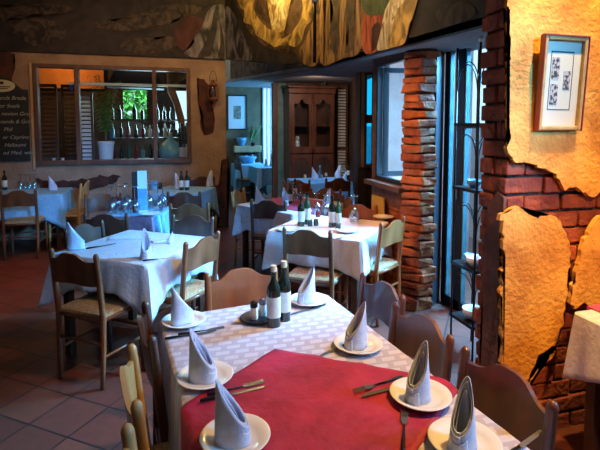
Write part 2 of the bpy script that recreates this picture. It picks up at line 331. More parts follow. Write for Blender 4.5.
def painted(name, pxs, side, m, lift):
    P, Q = ends[side]; d = (Vector(Q)-Vector(P)).normalized(); n = Vector((d.y, -d.x, 0)); n = n if n.dot(Vector((-1, -1, 0))) > 0 else -n
    pts = [onv(a, b, P, Q)+n*(.002*lift) for a, b in pxs]
    out = []
    k = len(pts)
    for i in range(k):
        p0, p1, p2, p3 = pts[i-1], pts[i], pts[(i+1) % k], pts[(i+2) % k]
        for t in (0, .25, .5, .75): out.append(.5*(2*p1+(p2-p0)*t+(2*p0-5*p1+4*p2-p3)*t*t+(3*p1-p0-3*p2+p3)*t**3))
    for p in out:
        if side == 'A': zl = 2.673
        elif side == 'B': zl = 2.67-.3*min(1, max(0, (p.x-.93)/.97))+.004
        else: zl = cz(p.y)+.006
        p.z = min(max(p.z, zl), 3.88)
    bm = NB(); slab(bm, out, -n*.0015); return obj(name, bm, m, mural)
painted('painted_figure', [(9, 24), (14, 17), (22, 16), (30, 20), (38, 18), (52, 20), (64, 28), (66, 36), (58, 40), (50, 33), (44, 40), (34, 46), (24, 40), (20, 32), (12, 33)], 'A', 'm_tan', 1)
painted('painted_figure', [(92, 24), (104, 20), (122, 22), (134, 14), (146, 17), (158, 8), (176, 4), (200, 6), (196, 14), (178, 14), (170, 24), (150, 26), (134, 31), (112, 30), (100, 28)], 'A', 'm_tan', 1)
painted('painted_cloth', [(175, 30), (186, 16), (204, 20), (206, 34), (190, 50), (178, 46)], 'A', 'm_red', 1)
painted('painted_drapery', [(186, 55), (190, 48), (197, 45), (194, 38), (203, 28), (205, 18), (210, 8), (217, 5), (225, 10), (225, 60)], 'A', 'm_grey', 2)
painted('painted_fold', [(200, 54), (208, 40), (212, 24), (214, 12), (217, 26), (214, 42), (210, 56)], 'A', 'm_dark', 3)
painted('painted_fold', [(218, 57), (221, 40), (220, 22), (223, 34), (224.6, 58)], 'A', 'm_dark', 3)
painted('painted_figure', [(120, 46), (136, 38), (150, 42), (170, 36), (178, 44), (160, 52), (138, 54)], 'A', 'm_tan', 1)
painted('painted_figure', [(-20, 14), (-4, 4), (10, 8), (24, 2), (40, 8), (60, 4), (76, 12), (50, 14), (20, 14), (4, 22)], 'A', 'm_tan', 1)
painted('painted_drapery', [(225.3, 59), (225.3, 9), (234, 14), (240, 28), (246, 45), (252, 60)], 'B', 'm_grey', 1)
painted('painted_drapery', [(238, -8), (318, -8), (318, 60), (302, 63), (290, 50), (268, 48), (250, 32), (242, 14)], 'B', 'm_brown', 2)
painted('painted_drapery', [(243, -8), (240, 6), (246, 12), (244, 22), (254, 26), (257, 36), (268, 38), (274, 47), (286, 43), (296, 47), (303, 38), (304, 28), (312, 20), (308, 8), (315, -8)], 'B', 'm_gold', 3)
painted('painted_fold', [(258, -8), (254, 8), (262, 22), (272, 30), (268, 16), (264, 4), (266, -8)], 'B', 'm_brown', 4)
painted('painted_fold', [(292, -8), (296, 10), (290, 26), (281, 38), (288, 36), (298, 24), (303, 8), (300, -8)], 'B', 'm_brown', 4)
painted('painted_highlight', [(270, -8), (274, 8), (271, 22), (278, 32), (286, 20), (290, 4), (288, -8)], 'B', 'm_cream', 4)
painted('painted_drapery', [(304, 64), (300, 50), (306, 40), (312, 24), (318.5, 14), (318.5, 62)], 'B', 'm_ochre', 5)
painted('painted_cloth', [(252, 60), (262, 52), (276, 56), (290, 54), (298, 62), (280, 64)], 'B', 'm_dark', 4)
painted('painted_drapery', [(320.5, -8), (362, -8), (364, 30), (358, 54), (340, 58), (320.5, 62)], 'C', 'm_ochre', 1)
painted('painted_drapery', [(368, -8), (392, -8), (388, 20), (380, 48), (366, 54), (362, 36)], 'C', 'm_scarlet', 2)
painted('painted_ground', [(364, -8), (396, -8), (388, 12), (366, 14)], 'C', 'm_green', 3)
painted('painted_figure', [(386, 10), (398, -8), (420, -8), (410, 20), (403, 42), (392, 48), (378, 50), (382, 30)], 'C', 'm_cream', 4)
painted('painted_cloth', [(398, 10), (420, -8), (411, 22), (405, 44), (388, 48), (396, 30)], 'C', 'm_gold', 5)
painted('painted_fold', [(330, -8), (334, 12), (330, 32), (334, 54), (339, 40), (338, 16), (341, -8)], 'C', 'm_brown', 2)
painted('painted_fold', [(349, -8), (346, 14), (350, 34), (345, 52), (353, 48), (356, 24), (354, 4), (356, -8)], 'C', 'm_brown', 2)
painted('painted_fold', [(372, 30), (376, 42), (371, 52), (378, 46), (382, 30), (378, 22)], 'C', 'm_red', 3)
painted('painted_figure', [(436, 12), (452, 2), (470, 4), (476, 14), (462, 22), (444, 26)], 'C', 'm_tan', 1)

# right wall with window 2
bm = NB(); XR = 2.1; T = .14
WY0, WY1 = 3.80, 4.46; WZa, WZb = 1.09, 2.28
box(bm, (XR, 3.75, 0), (XR+T, WY0, 2.4)); box(bm, (XR, WY1, 0), (XR+T, 4.56, 2.4)); box(bm, (XR, WY0, .86), (XR+T, WY1, WZa)); box(bm, (XR, WY0, WZb), (XR+T, WY1, 2.4)); box(bm, (XR+.03, WY0, 0), (XR+T, WY1, .86))
struct('wall_right', bm, 'mud')
def brickwork(bm, P, U, N_, W_, z0, z1, bw=.225, bh=.075, j=.012, prot=.012, jit=.004, endj=0, skip=None):
    z = z0; row = 0
    while z < z1-.01:
        u = -(bw*.5 if row % 2 else 0)
        while u < W_-.005:
            a, b = max(u, 0), min(u+bw-j, W_)
            if b-a > .03 and not (skip and skip((a+b)/2, z)):
                e0 = random.uniform(-endj, endj*.5) if a == 0 else 0; e1 = random.uniform(-endj*.5, endj) if b == W_ else 0
                obox(bm, P, U, N_, a+e0, b+e1, -.02, prot+random.uniform(-.006, .008), z, min(z+bh-j, z1), jit)
            u += bw
        z += bh; row += 1
bm = NB(); brickwork(bm, (XR+.03, 4.56, 0), (0, -1, 0), (-1, 0, 0), .8, 0, .86); struct('wall_right_bricks', bm, 'brick', bevel=.008)
bm = NB()
for a, b, c_, d in ((WY0, WY0+.035, WZa, WZb), (WY1-.035, WY1, WZa, WZb), (WY0, WY1, WZa, WZa+.04), (WY0, WY1, WZb-.04, WZb)): box(bm, (XR-.01, a, c_), (XR+.05, b, d))
w2 = struct('window_2', bm, 'blackframe', bevel=.004)
bm = NB(); box(bm, (XR-.11, WY0-.05, WZa-.05), (XR+.06, WY1+.06, WZa-.002)); obj('sill', bm, 'framewood', w2, bevel=.006)
bm = NB(); box(bm, (XR+.05, WY0+.035, WZa-.001), (XR+.34, WY1-.02, WZa+.012)); obj('outer_sill', bm, 'white', w2)
# casement sash swung outward from the far jamb
bm = NB(); P = Vector((XR+.06, WY1-.05, 0)); U = Vector((math.cos(R(12)), -math.sin(R(12))*.6, 0)).normalized(); Nn = Vector((-U.y, U.x, 0))
for u0, u1, z0, z1 in ((0, .035, WZa+.03, WZb-.05), (.36, .40, WZa+.03, WZb-.05), (0, .4, WZa+.031, WZa+.08), (0, .4, WZb-.1, WZb-.051)): obox(bm, P, U, Nn, u0, u1, 0, .03, z0, z1)
sash = obj('sash', bm, 'blackframe', w2)
bm = NB(); obox(bm, P, U, Nn, .03, .37, .012, .016, WZa+.07, WZb-.09); obj('pane', bm, 'pane', sash)
# rough brick pier between window and door
PB = Vector((2.01, 3.62, 0))
bm = NB(); box(bm, (2.08, 3.72, 0), (2.299, 3.84, 2.34)); pier_b = struct('wall_pier', bm, 'mortar')
bm = NB(); z = 0
def rough_face(p, q, widths):
    U = Vector((q[0]-p[0], q[1]-p[1], 0)); L_ = U.length; U.normalize(); N_ = Vector((U.y, -U.x, 0)); u = 0
    while u < L_-.01:
        u2 = min(u+random.uniform(*widths), L_)
        if L_-u2 < .06: u2 = L_
        pr_ = random.uniform(-.014, .024); obox(bm, (*p, 0), U, N_, u-(.012 if u == 0 else 0), u2-.01, -.12, pr_, z, min(z+h-.012, 2.28), .014); u = u2
while z < 2.27:
    h = random.uniform(.056, .088); a_ = random.uniform(-.03, .03)
    rough_face((2.03, 3.76), (2.135+a_, 3.605), (.17, .2)); rough_face((2.135+a_, 3.605), (2.29+a_*.5, 3.625), (.13, .17)); z += h
obj('rough_bricks', bm, 'brick', pier_b, bevel=.014)
bm = NB(); slab(bm, [Vector((2.30, 3.67, 0)), Vector((2.30, 3.84, 0)), Vector((2.47, 3.84, 0)), Vector((2.455, 3.79, 0))], (0, 0, 2.36)); obj('dark_jamb', bm, 'blackframe', pier_b)
# glazed door
XD = 2.46
bm = NB()
for y0, y1 in ((3.73, 3.79), (3.50, 3.60), (2.2, 2.28), (2.75, 2.83)): box(bm, (XD, y0, 0), (XD+.05, y1, 2.38))
box(bm, (XD, 2.2, 2.30), (XD+.049, 3.79, 2.38)); box(bm, (XD, 2.2, 0), (XD+.049, 3.79, .09)); box(bm, (XD+.001, 2.83, 1.62), (XD+.04, 3.50, 1.65))
d1 = struct('door_1', bm, 'blackframe', bevel=.004)
bm = NB(); box(bm, (XD+.02, 2.28, .09), (XD+.025, 3.50, 2.30)); box(bm, (XD+.02, 3.60, .09), (XD+.025, 3.73, 2.30)); obj('pane', bm, 'pane', d1)
bm = NB(); box(bm, (XD+.01, 3.715, .09), (XD+.05, 3.729, 2.30)); box(bm, (XD+.01, 3.485, .09), (XD+.05, 3.499, 2.30)); obj('blue_stile', bm, 'bluepaint', d1)
bm = NB(); box(bm, (XD-.02, 3.54, 1.0), (XD, 3.56, 1.12)); obj('door_handle', bm, 'steel', d1)
# near pier: brick core, bricks, broken plaster
YP = 1.955
bm = NB(); box(bm, (1.66, YP+.03, 0), (4.3, 2.17, 3.9)); pier = struct('wall_front', bm, 'mortar')
bm = NB(); brickwork(bm, (1.64, YP+.03, 0), (1, 0, 0), (0, -1, 0), 1.7, 0, 3.8, bw=.235, bh=.093, j=.014, prot=.02, endj=.015)
obj('pier_bricks', bm, 'brickdark', pier, bevel=.007)
bm = NB(); brickwork(bm, (1.66, 2.17, 0), (0, -1, 0), (-1, 0, 0), .16, 0, 3.8, bw=.235, bh=.093, j=.014, prot=.02, endj=.02)
obj('side_bricks', bm, 'brickdark', pier, bevel=.007)
def plaster(name, pxs, keep=(), amp=.012, m='ochre', t=.024, Y=YP, parent=pier):
    pts = ragged([(p.x, p.z) for p in [ony(a, b, Y) for a, b in pxs]], amp, .022, keep)
    bm = NB(); slab(bm, [Vector((u, Y-.03, z)) for u, z in pts], (0, t, 0)); return obj(name, bm, m, parent, bevel=.004)
plaster('upper_plaster', [(504, -290), (504, 0), (506, 40), (504, 90), (506, 130), (504, 152), (509, 160), (528, 163), (545, 170), (556, 180), (560, 190), (572, 186), (588, 196), (600, 192), (700, 200), (700, -290)], keep=(0, 14, 15))
plaster('lower_plaster', [(497, 212), (505, 208), (515, 205), (524, 212), (533, 217), (545, 213), (554, 217), (562, 232), (566, 250), (564, 268), (563, 290), (559, 312), (556, 336), (546, 352), (534, 366), (524, 386), (516, 398), (512, 410), (506, 455), (497, 455), (500, 420), (497, 380), (500, 340), (497, 300), (500, 250)], keep=(17, 18))
plaster('middle_plaster', [(574, 262), (580, 238), (592, 218), (610, 212), (640, 260), (640, 300), (602, 300), (592, 306), (580, 300), (570, 308), (566, 296)], keep=())
plaster('plaster_crumb', [(534, 352), (544, 346), (552, 342), (548, 356), (538, 362), (530, 372), (522, 384), (527, 368)], amp=.008)
# mud smear on the pier's narrow side
bm = NB(); pts = ragged([(1.96, .02), (1.965, 1.28), (2.02, 1.31), (2.09, 1.2), (2.11, .9), (2.1, .5), (2.12, .02)], .012, .05, keep=(6,))
slab(bm, [Vector((1.625, u, z)) for u, z in pts], (.02, 0, 0)); obj('side_plaster', bm, 'mud', pier)

# stepped wall with the cyan window
def wall_seg(bm, p, q, t, z0, z1):
    U = (Vector((*q, 0))-Vector((*p, 0))); L_ = U.length; U.normalize(); obox(bm, (*p, 0), U, Vector((U.y, -U.x, 0)), 0, L_, 0, t, z0, z1)
z0, z1, zm = ony(368, 164, 6.2).z, ony(368, 75, 6.2).z, ony(368, 119, 6.2).z
xa, xb = ony(364.2, 119, 6.2).x, ony(372.6, 119, 6.2).x
bm = NB(); wall_seg(bm, (2.1, 4.56), (2.87, 6.2), .1, 0, 2.5); wall_seg(bm, (2.66, 6.2), (3.62, 9.0), .1, 0, 2.55)
box(bm, (2.64, 6.2, 0), (2.9, 6.3, z0)); box(bm, (2.64, 6.2, z1), (2.9, 6.3, 2.5))
struct('wall_step', bm, 'darkwood')
bm = NB()
for q in ((2.64, xa-.0, z0-.05, z1+.05), (xb, 2.90, z0-.05, z1+.05), (xa, xb, z1, z1+.05), (xa, xb, z0-.05, z0), (xa, xb, zm-.06, zm+.06)): box(bm, (q[0], 6.15, q[2]), (q[1], 6.24, q[3]))
w3 = struct('window_3', bm, 'framewood', bevel=.005)
bm = NB(); box(bm, (xa, 6.2, z0), (xb, 6.206, z1)); obj('cyan_pane', bm, 'cyan', w3)
bm = NB(); box(bm, (xa-.07, 6.145, z0-.04), (xa-.02, 6.15, z1+.04)); obj('pale_edge', bm, 'palewood', w3)

# ---- outside
bm = NB(); box(bm, (2.48, 5.05, -.12), (3.3, 5.15, 3.2)); o = struct('exterior_pink_wall', bm, 'pinkwall')
bm = NB(); box(bm, (6.2, 1.0, -.12), (6.5, 3.4, 1.5)); box(bm, (6.2, 4.9, -.12), (6.5, 16, 1.6)); struct('exterior_grey_wall', bm, 'greywall')
bm = NB(); box(bm, (3.45, 4.95, -.12), (3.6, 5.1, 3.4)); struct('exterior_column', bm, 'greywall')

# ================================================================ bar room seen through window 1
bm = NB()
g0, g1 = -.76, -.33; h0, h1 = .2, .46; zz0, zz1 = 1.75, 2.32
box(bm, (-4.2, 9.6, 0), (g0, 9.7, 3)); box(bm, (g1, 9.6, 0), (h0, 9.7, 3)); box(bm, (h1, 9.6, 0), (.81, 9.7, 3)); box(bm, (g0, 9.6, 0), (g1, 9.7, zz0)); box(bm, (h0, 9.6, 0), (h1, 9.7, zz0-.2)); box(bm, (g0, 9.6, zz1), (g1, 9.7, 3)); box(bm, (h0, 9.6, zz1), (h1, 9.7, 3))
struct('wall_bar', bm, 'bar')
bm = NB(); box(bm, (-4.2, 7.62, 2.9), (.81, 9.7, 3.0)); struct('ceiling_bar', bm, 'bar')
bm = NB(); box(bm, (-2.35, 9.52, 2.32), (-1.08, 9.6, 2.9)); struct('wall_bar_orange', bm, 'barorange')
bm = NB(); box(bm, (-1.35, 7.62, 2.24), (.38, 7.68, 2.275)); tag(obj('curtain_rail', bm, 'white'), 'white horizontal rail across the top of the bar window', 'rail')
bm = NB()
x0, x1 = -.95, .0
pts = [Vector((x0, 8.6, 2.3)), Vector((-.72, 8.6, 2.62)), Vector((-.62, 8.6, 2.9)), Vector((-.30, 8.6, 2.9)), Vector((-.2, 8.6, 2.6)), Vector((x1, 8.6, 2.28))]
slab(bm, pts, (0, .4, 0)); tag(obj('bar_canopy', bm, 'barblue'), 'dark blue tent-shaped canopy over the bar bottles', 'canopy')
# louvre panels in the bar
def louvre(name, x0, x1, z0, z1, y, m, fm, label, n=32, yaw=0):
    r = empty(name, (x0, y, z0), yaw); tag(r, label, 'shutter'); W_, H_ = x1-x0, z1-z0
    bm = NB(); box(bm, (0, -.02, 0), (.035, .02, H_)); box(bm, (W_-.035, -.02, 0), (W_, .02, H_)); box(bm, (.035, -.019, 0), (W_-.035, .019, .05)); box(bm, (.035, -.019, H_-.05), (W_-.035, .019, H_)); box(bm, (.035, -.019, H_*.47), (W_-.035, .019, H_*.47+.06)); obj('frame', bm, fm, r)
    bm = NB(); s = (H_-.1)/n
    for k in range(n):
        zc = .05+s*(k+.5); vs = [bm.verts.new(v) for v in ((.03, -.02, zc-s*.38), (W_-.03, -.02, zc-s*.38), (W_-.03, .02, zc+s*.3), (.03, .02, zc+s*.3), (.03, -.012, zc-s*.45), (W_-.03, -.012, zc-s*.45), (W_-.03, .028, zc+s*.22), (.03, .028, zc+s*.22))]
        for f_ in ((0, 1, 2, 3), (7, 6, 5, 4), (0, 4, 5, 1), (2, 6, 7, 3)): bm.faces.new([vs[i] for i in f_])
    obj('slats', bm, m, r); return r
louvre('louvred_shutter', -1.98, -1.66, 0.0, 2.3, 8.4, 'framewood', 'framewood', 'dark brown louvred shutter at the left end behind the bar window')
louvre('louvred_shutter', -1.60, -1.32, 0.0, 2.3, 8.42, 'darkwood', 'darkwood', 'almost black louvred shutter between the brown and white shutters')
louvre('louvred_shutter', -1.30, -1.09, 0.0, 2.16, 8.1, 'white', 'framewood', 'white louvred shutter beside the potted palm')
a, b = ony(335.5, 60, 8.9), ony(347, 60, 8.9)
louvre('louvred_shutter', a.x, b.x, 0.0, 2.42, 8.86, 'white', 'framewood', 'tall white louvred shutter to the right of the carved cabinet', 40)
bm = NB(); box(bm, (-2.4, 7.75, 0), (.8, 8.3, 1.05)); tag(obj('bar_counter', bm, 'darkwood'), 'dark wooden bar counter behind the inside window', 'counter')
bm = NB()
for z in (1.05, 1.42, 1.75): box(bm, (-.95, 8.75, z-.03), (.7, 9.0, z))
for x in (-.95, -.2, .68): box(bm, (x, 8.76, 0), (x+.03, 8.99, 1.75))
tag(obj('bottle_shelf', bm, 'darkwood'), 'dark shelf of bottles against the bar back wall', 'shelf')

# ---------------------------------------------------------------- prototypes
def bottle_proto(name, body='bottle', cork=True, tall=.26, r=.031, label='paper'):
    root = empty(name); t = tall
    bm = NB(); lathe(bm, [(0, 0), (r, 0), (r, .004), (r, t*.58), (r*.9, t*.66), (r*.42, t*.76), (r*.36, t*.80), (r*.36, t*.92), (0, t*.92)], 20); obj('bottle_body', bm, body, root, smooth='auto')
    bm = NB(); lathe(bm, [(r+.0012, t*.16), (r+.0012, t*.5)], 20); obj('bottle_label', bm, label, root, smooth=True)
    bm = NB(); lathe(bm, [(0, t*.90), (r*.44, t*.90), (r*.44, t), (0, t)], 14); obj('stopper', bm, 'cork' if cork else 'black', root, smooth='auto')
    root['category'] = 'bottle'; return root
def small_bottle(name, m, t=.24, r=.03):
    bm = NB(); lathe(bm, [(0, 0), (r, 0), (r, t*.6), (r*.4, t*.74), (r*.36, t), (0, t)], 12); o = obj(name, bm, m, None, smooth='auto'); o['category'] = 'bottle'; return o
def glass_proto():
    root = empty('wine_glass'); root['category'] = 'glass'
    bm = NB(); lathe(bm, [(.028, 0), (.034, .03), (.037, .055), (.030, .085), (.008, .105), (.0045, .112)], 20); obj('bowl', bm, 'glass', root, smooth=True)
    bm = NB(); lathe(bm, [(.0045, .11), (.004, .185)], 10); obj('stem', bm, 'glass', root, smooth=True)
    bm = NB(); lathe(bm, [(.004, .185), (.032, .192), (.032, .194), (0, .195)], 20); obj('foot', bm, 'glass', root, smooth=True)
    return root
def napkin_mesh(bm, h=.178, r=.050, open_=.05, lean=.0, a0=-PI*1.06, a1=PI*1.06, inset=0):
    """folded linen sail: a wrapped cone, tall and near upright on one side (+x), its mouth cut down to the other"""
    n = 40; rings = []
    for lv in range(8):
        k = lv/7; ring = []
        for i in range(n):
            t = i/(n-1); a = a0+(a1-a0)*t
            top = open_+(h-open_)*(.5+.5*math.cos(a))**1.15
            z = top*k; q = z/h
            rr = (r-inset)*(1+.07*(t-.5))
            x = math.cos(a)*rr*(1-.10*q)+lean*q; y = math.sin(a)*rr*(.74+.06*math.sin(a*3))*(1-.5*q)
            ring.append(bm.verts.new((x, y, z)))
        rings.append(ring)
    for r0, r1 in zip(rings, rings[1:]):
        for k in range(n-1): bm.faces.new((r0[k], r0[k+1], r1[k+1], r1[k]))
def napkin_proto():
    root = empty('folded_napkin'); root['category'] = 'napkin'
    for nm, kw in (('outer_fold', dict()), ('inner_fold', dict(h=.165, inset=.007, open_=.058)), ('centre_fold', dict(h=.145, inset=.020, open_=.04)), ('cuff_fold', dict(h=.117, inset=-.003, open_=.032, a0=PI*.12, a1=PI*1.25))):
        bm = NB(); napkin_mesh(bm, **kw); o = obj(nm, bm, 'napkin', root, smooth=True); m_ = o.modifiers.new('s', 'SOLIDIFY'); m_.thickness = .0026
    return root
def plate_proto(r=.1):
    bm = NB(); lathe(bm, [(0, 0), (r*.55, 0), (r*.62, .004), (r*.98, .018), (r, .0205), (r*.97, .0215), (r*.68, .0105), (r*.6, .0065), (0, .006)], 36)
    o = obj('dinner_plate', bm, 'china', None, smooth=True); o['category'] = 'plate'; return o
def knife_proto():
    root = empty('table_knife'); root['category'] = 'knife'
    bm = NB(); slab(bm, [Vector((0, -.009, .002)), Vector((.09, -.010, .002)), Vector((.118, -.004, .002)), Vector((.12, .004, .002)), Vector((0, .006, .002))], (0, 0, .0016)); obj('blade', bm, 'steel', root)
    bm = NB(); tube(bm, [(-.10, 0, .006), (-.09, 0, .006), (-.04, 0, .0055), (0, 0, .004)], [.004, .006, .005, .0035], 8); obj('knife_handle', bm, 'black', root, smooth=True)
    return root
def fork_proto():
    root = empty('table_fork'); root['category'] = 'fork'
    bm = NB()
    for k in range(4): box(bm, (.055, -.0105+k*.006, .004), (.1, -.0075+k*.006, .006))
    slab(bm, [Vector((.02, -.004, .003)), Vector((.04, -.011, .003)), Vector((.056, -.011, .004)), Vector((.056, .011, .004)), Vector((.04, .011, .003)), Vector((.02, .004, .003))], (0, 0, .002)); obj('tines', bm, 'steel', root)
    bm = NB(); tube(bm, [(-.10, 0, .006), (-.09, 0, .006), (-.03, 0, .005), (.022, 0, .0045)], [.004, .006, .004, .0025], 8); obj('fork_handle', bm, 'black', root, smooth=True)
    return root

# ---- chair: posts at x = +-w/2, y = 0; seat towards +y
CW, CH = .37, .87
def chair_proto(m='wood'):
    root = empty('dining_chair'); root['category'] = 'chair'
    for s in (-1, 1):
        x = s*CW/2; bm = NB()
        tube(bm, [(x*.96, .02, 0), (x, .03, .25), (x, .035, .45), (x, .015, .65), (x, -.005, CH-.03), (x, -.007, CH-.018), (x, -.008, CH-.004), (x, -.008, CH)], [.014, .017, .019, .0185, .0175, .018, .012, .003], 12); obj('leg', bm, m, root, smooth=True)
    for s in (-1, 1):
        x = s*(CW/2+.015); bm = NB(); tube(bm, [(x, .40, 0), (x, .395, .2), (x, .39, .44), (x, .39, .455)], [.013, .017, .019, .012], 12); obj('leg', bm, m, root, smooth=True)
    bm = NB(); nx, nz = 16, 6; grid = {}
    for i in range(nx+1):
        u = i/nx*2-1; x = u*(CW/2-.004); bow = -.035*(1-u*u)
        zt = CH-.055+.05*math.exp(-(u/.52)**4) - .0*abs(u); zb = CH-.195-.018*(1-u*u)+.012*math.cos(u*PI)
        for k in range(nz+1):
            t = k/nz; z = zb+(zt-zb)*t
            for q, dy in enumerate((-.008, .008)): grid[i, k, q] = bm.verts.new((x, .004+bow*(.6+.4*t)+dy-(.010*t), z))
    for i in range(nx):
        for k in range(nz):
            bm.faces.new((grid[i, k, 0], grid[i+1, k, 0], grid[i+1, k+1, 0], grid[i, k+1, 0])); bm.faces.new((grid[i, k, 1], grid[i, k+1, 1], grid[i+1, k+1, 1], grid[i+1, k, 1]))
        bm.faces.new((grid[i, 0, 0], grid[i, 0, 1], grid[i+1, 0, 1], grid[i+1, 0, 0])); bm.faces.new((grid[i, nz, 0], grid[i+1, nz, 0], grid[i+1, nz, 1], grid[i, nz, 1]))
    obj('backrest', bm, m, root, smooth='auto')
    bm = NB(); hx = CW/2+.01
    vs = []
    for z, e in ((.452, .0), (.468, -.004), (.474, -.03)):
        vs.append([bm.verts.new(v) for v in ((-hx-e+.0, .03-e*-1 if 0 else .03+(-e), z), (hx+e, .03-e, z), (hx+.014+e, .405+e, z), (-hx-.014-e, .405+e, z))])
    for r0, r1 in zip(vs, vs[1:]):
        for k in range(4): bm.faces.new((r0[k], r0[(k+1) % 4], r1[(k+1) % 4], r1[k]))
    bm.faces.new(vs[0]); bm.faces.new(vs[-1]); obj('seat', bm, 'rush', root)
    bm = NB()
    tube(bm, [(-CW/2, .035, .435), (CW/2, .035, .435)], .014); tube(bm, [(-CW/2-.015, .39, .435), (CW/2+.015, .39, .435)], .014)
    for s in (-1, 1): tube(bm, [(s*CW/2, .035, .435), (s*(CW/2+.015), .39, .435)], .014)
    obj('seat_frame', bm, m, root, smooth=True)
    for a_, b_ in (((-CW/2-.015, .395, .26), (CW/2+.015, .395, .26)), ((-CW/2, .03, .28), (CW/2, .03, .28)), ((-CW/2, .03, .20), (-CW/2-.015, .395, .20)), ((CW/2, .03, .20), (CW/2+.015, .395, .20))):
        bm = NB(); tube(bm, [a_, b_], .0095, 8); obj('stretcher', bm, m, root, smooth=True)
    return root
CHAIR = {k: chair_proto(k) for k in ('wood', 'woodred', 'wooddark', 'woodorange', 'woodpale')}
def chair(x, y, fx, fy, label, m='wood', group=None, s=1):
    return put(CHAIR[m], (x, y, 0), math.atan2(fy, fx)-PI/2, label, group, s)

# ---- tables and cloths
def table(name, x, y, a, b, rot, label, m='tabwood'):
    root = empty(name, (x, y, 0), rot); tag(root, label, 'table')
    bm = NB(); box(bm, (-a+.02, -b+.02, .715), (a-.02, b-.02, .742)); obj('tabletop', bm, m, root)
    for sx in (-1, 1):
        for sy in (-1, 1): bm = NB(); box(bm, (sx*(a-.07)-.025, sy*(b-.07)-.025, 0), (sx*(a-.07)+.025, sy*(b-.07)+.025, .715)); obj('leg', bm, m, root)
    bm = NB(); box(bm, (-a+.06, -b+.05, .65), (a-.06, -b+.07, .714)); box(bm, (-a+.06, b-.07, .65), (a-.06, b-.05, .714)); box(bm, (-a+.05, -b+.07, .65), (-a+.07, b-.07, .714)); box(bm, (a-.07, -b+.07, .65), (a-.05, b-.07, .714)); obj('apron', bm, m, root)
    return root
def cloth(x, y, a, b, rot, drop, label, m='cloth', seed=1, flare=.05, corner=.45, top=.748, name='tablecloth', amp=.012):
    rnd = random.Random(seed); ph = [rnd.uniform(0, 6.28) for _ in range(4)]
    per = []; cr = .02; n = 26
    cs = [(a, -b), (a, b), (-a, b), (-a, -b)]
    for i in range(4):
        p, q = Vector((*cs[i], 0)), Vector((*cs[(i+1) % 4], 0)); d = (q-p).normalized(); L_ = (q-p).length; nn = Vector((d.y, -d.x, 0))
        for k in range(n):
            t = (k+.5)/n; e = min(t, 1-t)*L_; cw = max(0, 1-e/.22)**1.5
            pr0 = Vector(cs[i-1]+(0,)) if 0 else None
            dirn = nn.copy()
            if e < .12:
                other = -d if t < .5 else d
                dirn = (nn+other*(1-e/.12)*.9).normalized()
            pos = p+d*(t*L_); 
            per.append((pos, dirn, cw, i*n+k))
    bm = NB(); N_ = len(per); rings = []
    LV = [(-.012, 0), (-.003, .0008), (.004, .006)]
    for off, dz in LV: rings.append([bm.verts.new(p+dn*off+Vector((0, 0, top-dz))) for p, dn, cw, s in per])
    K_ = 9
    for k in range(1, K_+1):
        t = k/K_; ring = []
        for p, dn, cw, s in per:
            sl = s/N_*2*PI
            dr = drop*(1+corner*cw+.05*math.sin(3*sl+ph[0]))
            wv = amp*t**.8*(math.sin(11*sl+ph[1])+.6*math.sin(19*sl+ph[2])+.4*math.sin(31*sl+ph[3]))
            fold = .03*t*math.exp(-((cw-.55)/.2)**2)*-1
            ring.append(bm.verts.new(p+dn*(.006+flare*t*(.35+.65*cw)+wv+fold)+Vector((0, 0, top-.006-(dr-.006)*t))))
        rings.append(ring)
    for r0, r1 in zip(rings, rings[1:]):
        for k in range(N_): bm.faces.new((r0[k], r0[(k+1) % N_], r1[(k+1) % N_], r1[k]))
    bm.faces.new(rings[0])
    o = obj(name, bm, m, None, smooth='auto'); o.location = (x, y, 0); o.rotation_euler = (0, 0, rot)
    s = o.modifiers.new('s', 'SOLIDIFY'); s.thickness = .0025; s.offset = 1
    tag(o, label, 'tablecloth'); return o
def drape(name, pts, inside, a, b, m, label, top=.7535, n=34):
    """a square cloth (4 corner points in table-local coords) laid over a table half-size a, b and hanging over its edges"""
    bm = NB(); g = []
    A_, B_, C_, D_ = [Vector(p) for p in pts]
    for i in range(n+1):
        row = []
        for j in range(n+1):
            u, v = i/n, j/n; p = A_*(1-u)*(1-v)+B_*u*(1-v)+C_*u*v+D_*(1-u)*v
            x, y = p.x, p.y; ox = max(0, abs(x)-a-.016); oy = max(0, abs(y)-b-.016)
            z = top-(ox+oy); k = .09*(ox+oy)
            if ox > 0: x = math.copysign(a+.016+k*.8, x)
            if oy > 0: y = math.copysign(b+.016+k*.8, y)
            crease = .0042*(math.exp(-((u-.5)*n/1.1)**2)+math.exp(-((v-.5)*n/1.1)**2)+math.exp(-((u-.25)*n/1.1)**2))
            wrk = .0020*math.sin(u*23+v*9)*math.sin(v*17-u*5)
            row.append(bm.verts.new((x, y, z+(crease+wrk if ox+oy == 0 else 0))))
        g.append(row)
    for i in range(n):
        for j in range(n): bm.faces.new((g[i][j], g[i+1][j], g[i+1][j+1], g[i][j+1]))
    o = obj(name, bm, m, None, smooth=True); s = o.modifiers.new('s', 'SOLIDIFY'); s.thickness = .002; s.offset = 1
    return o

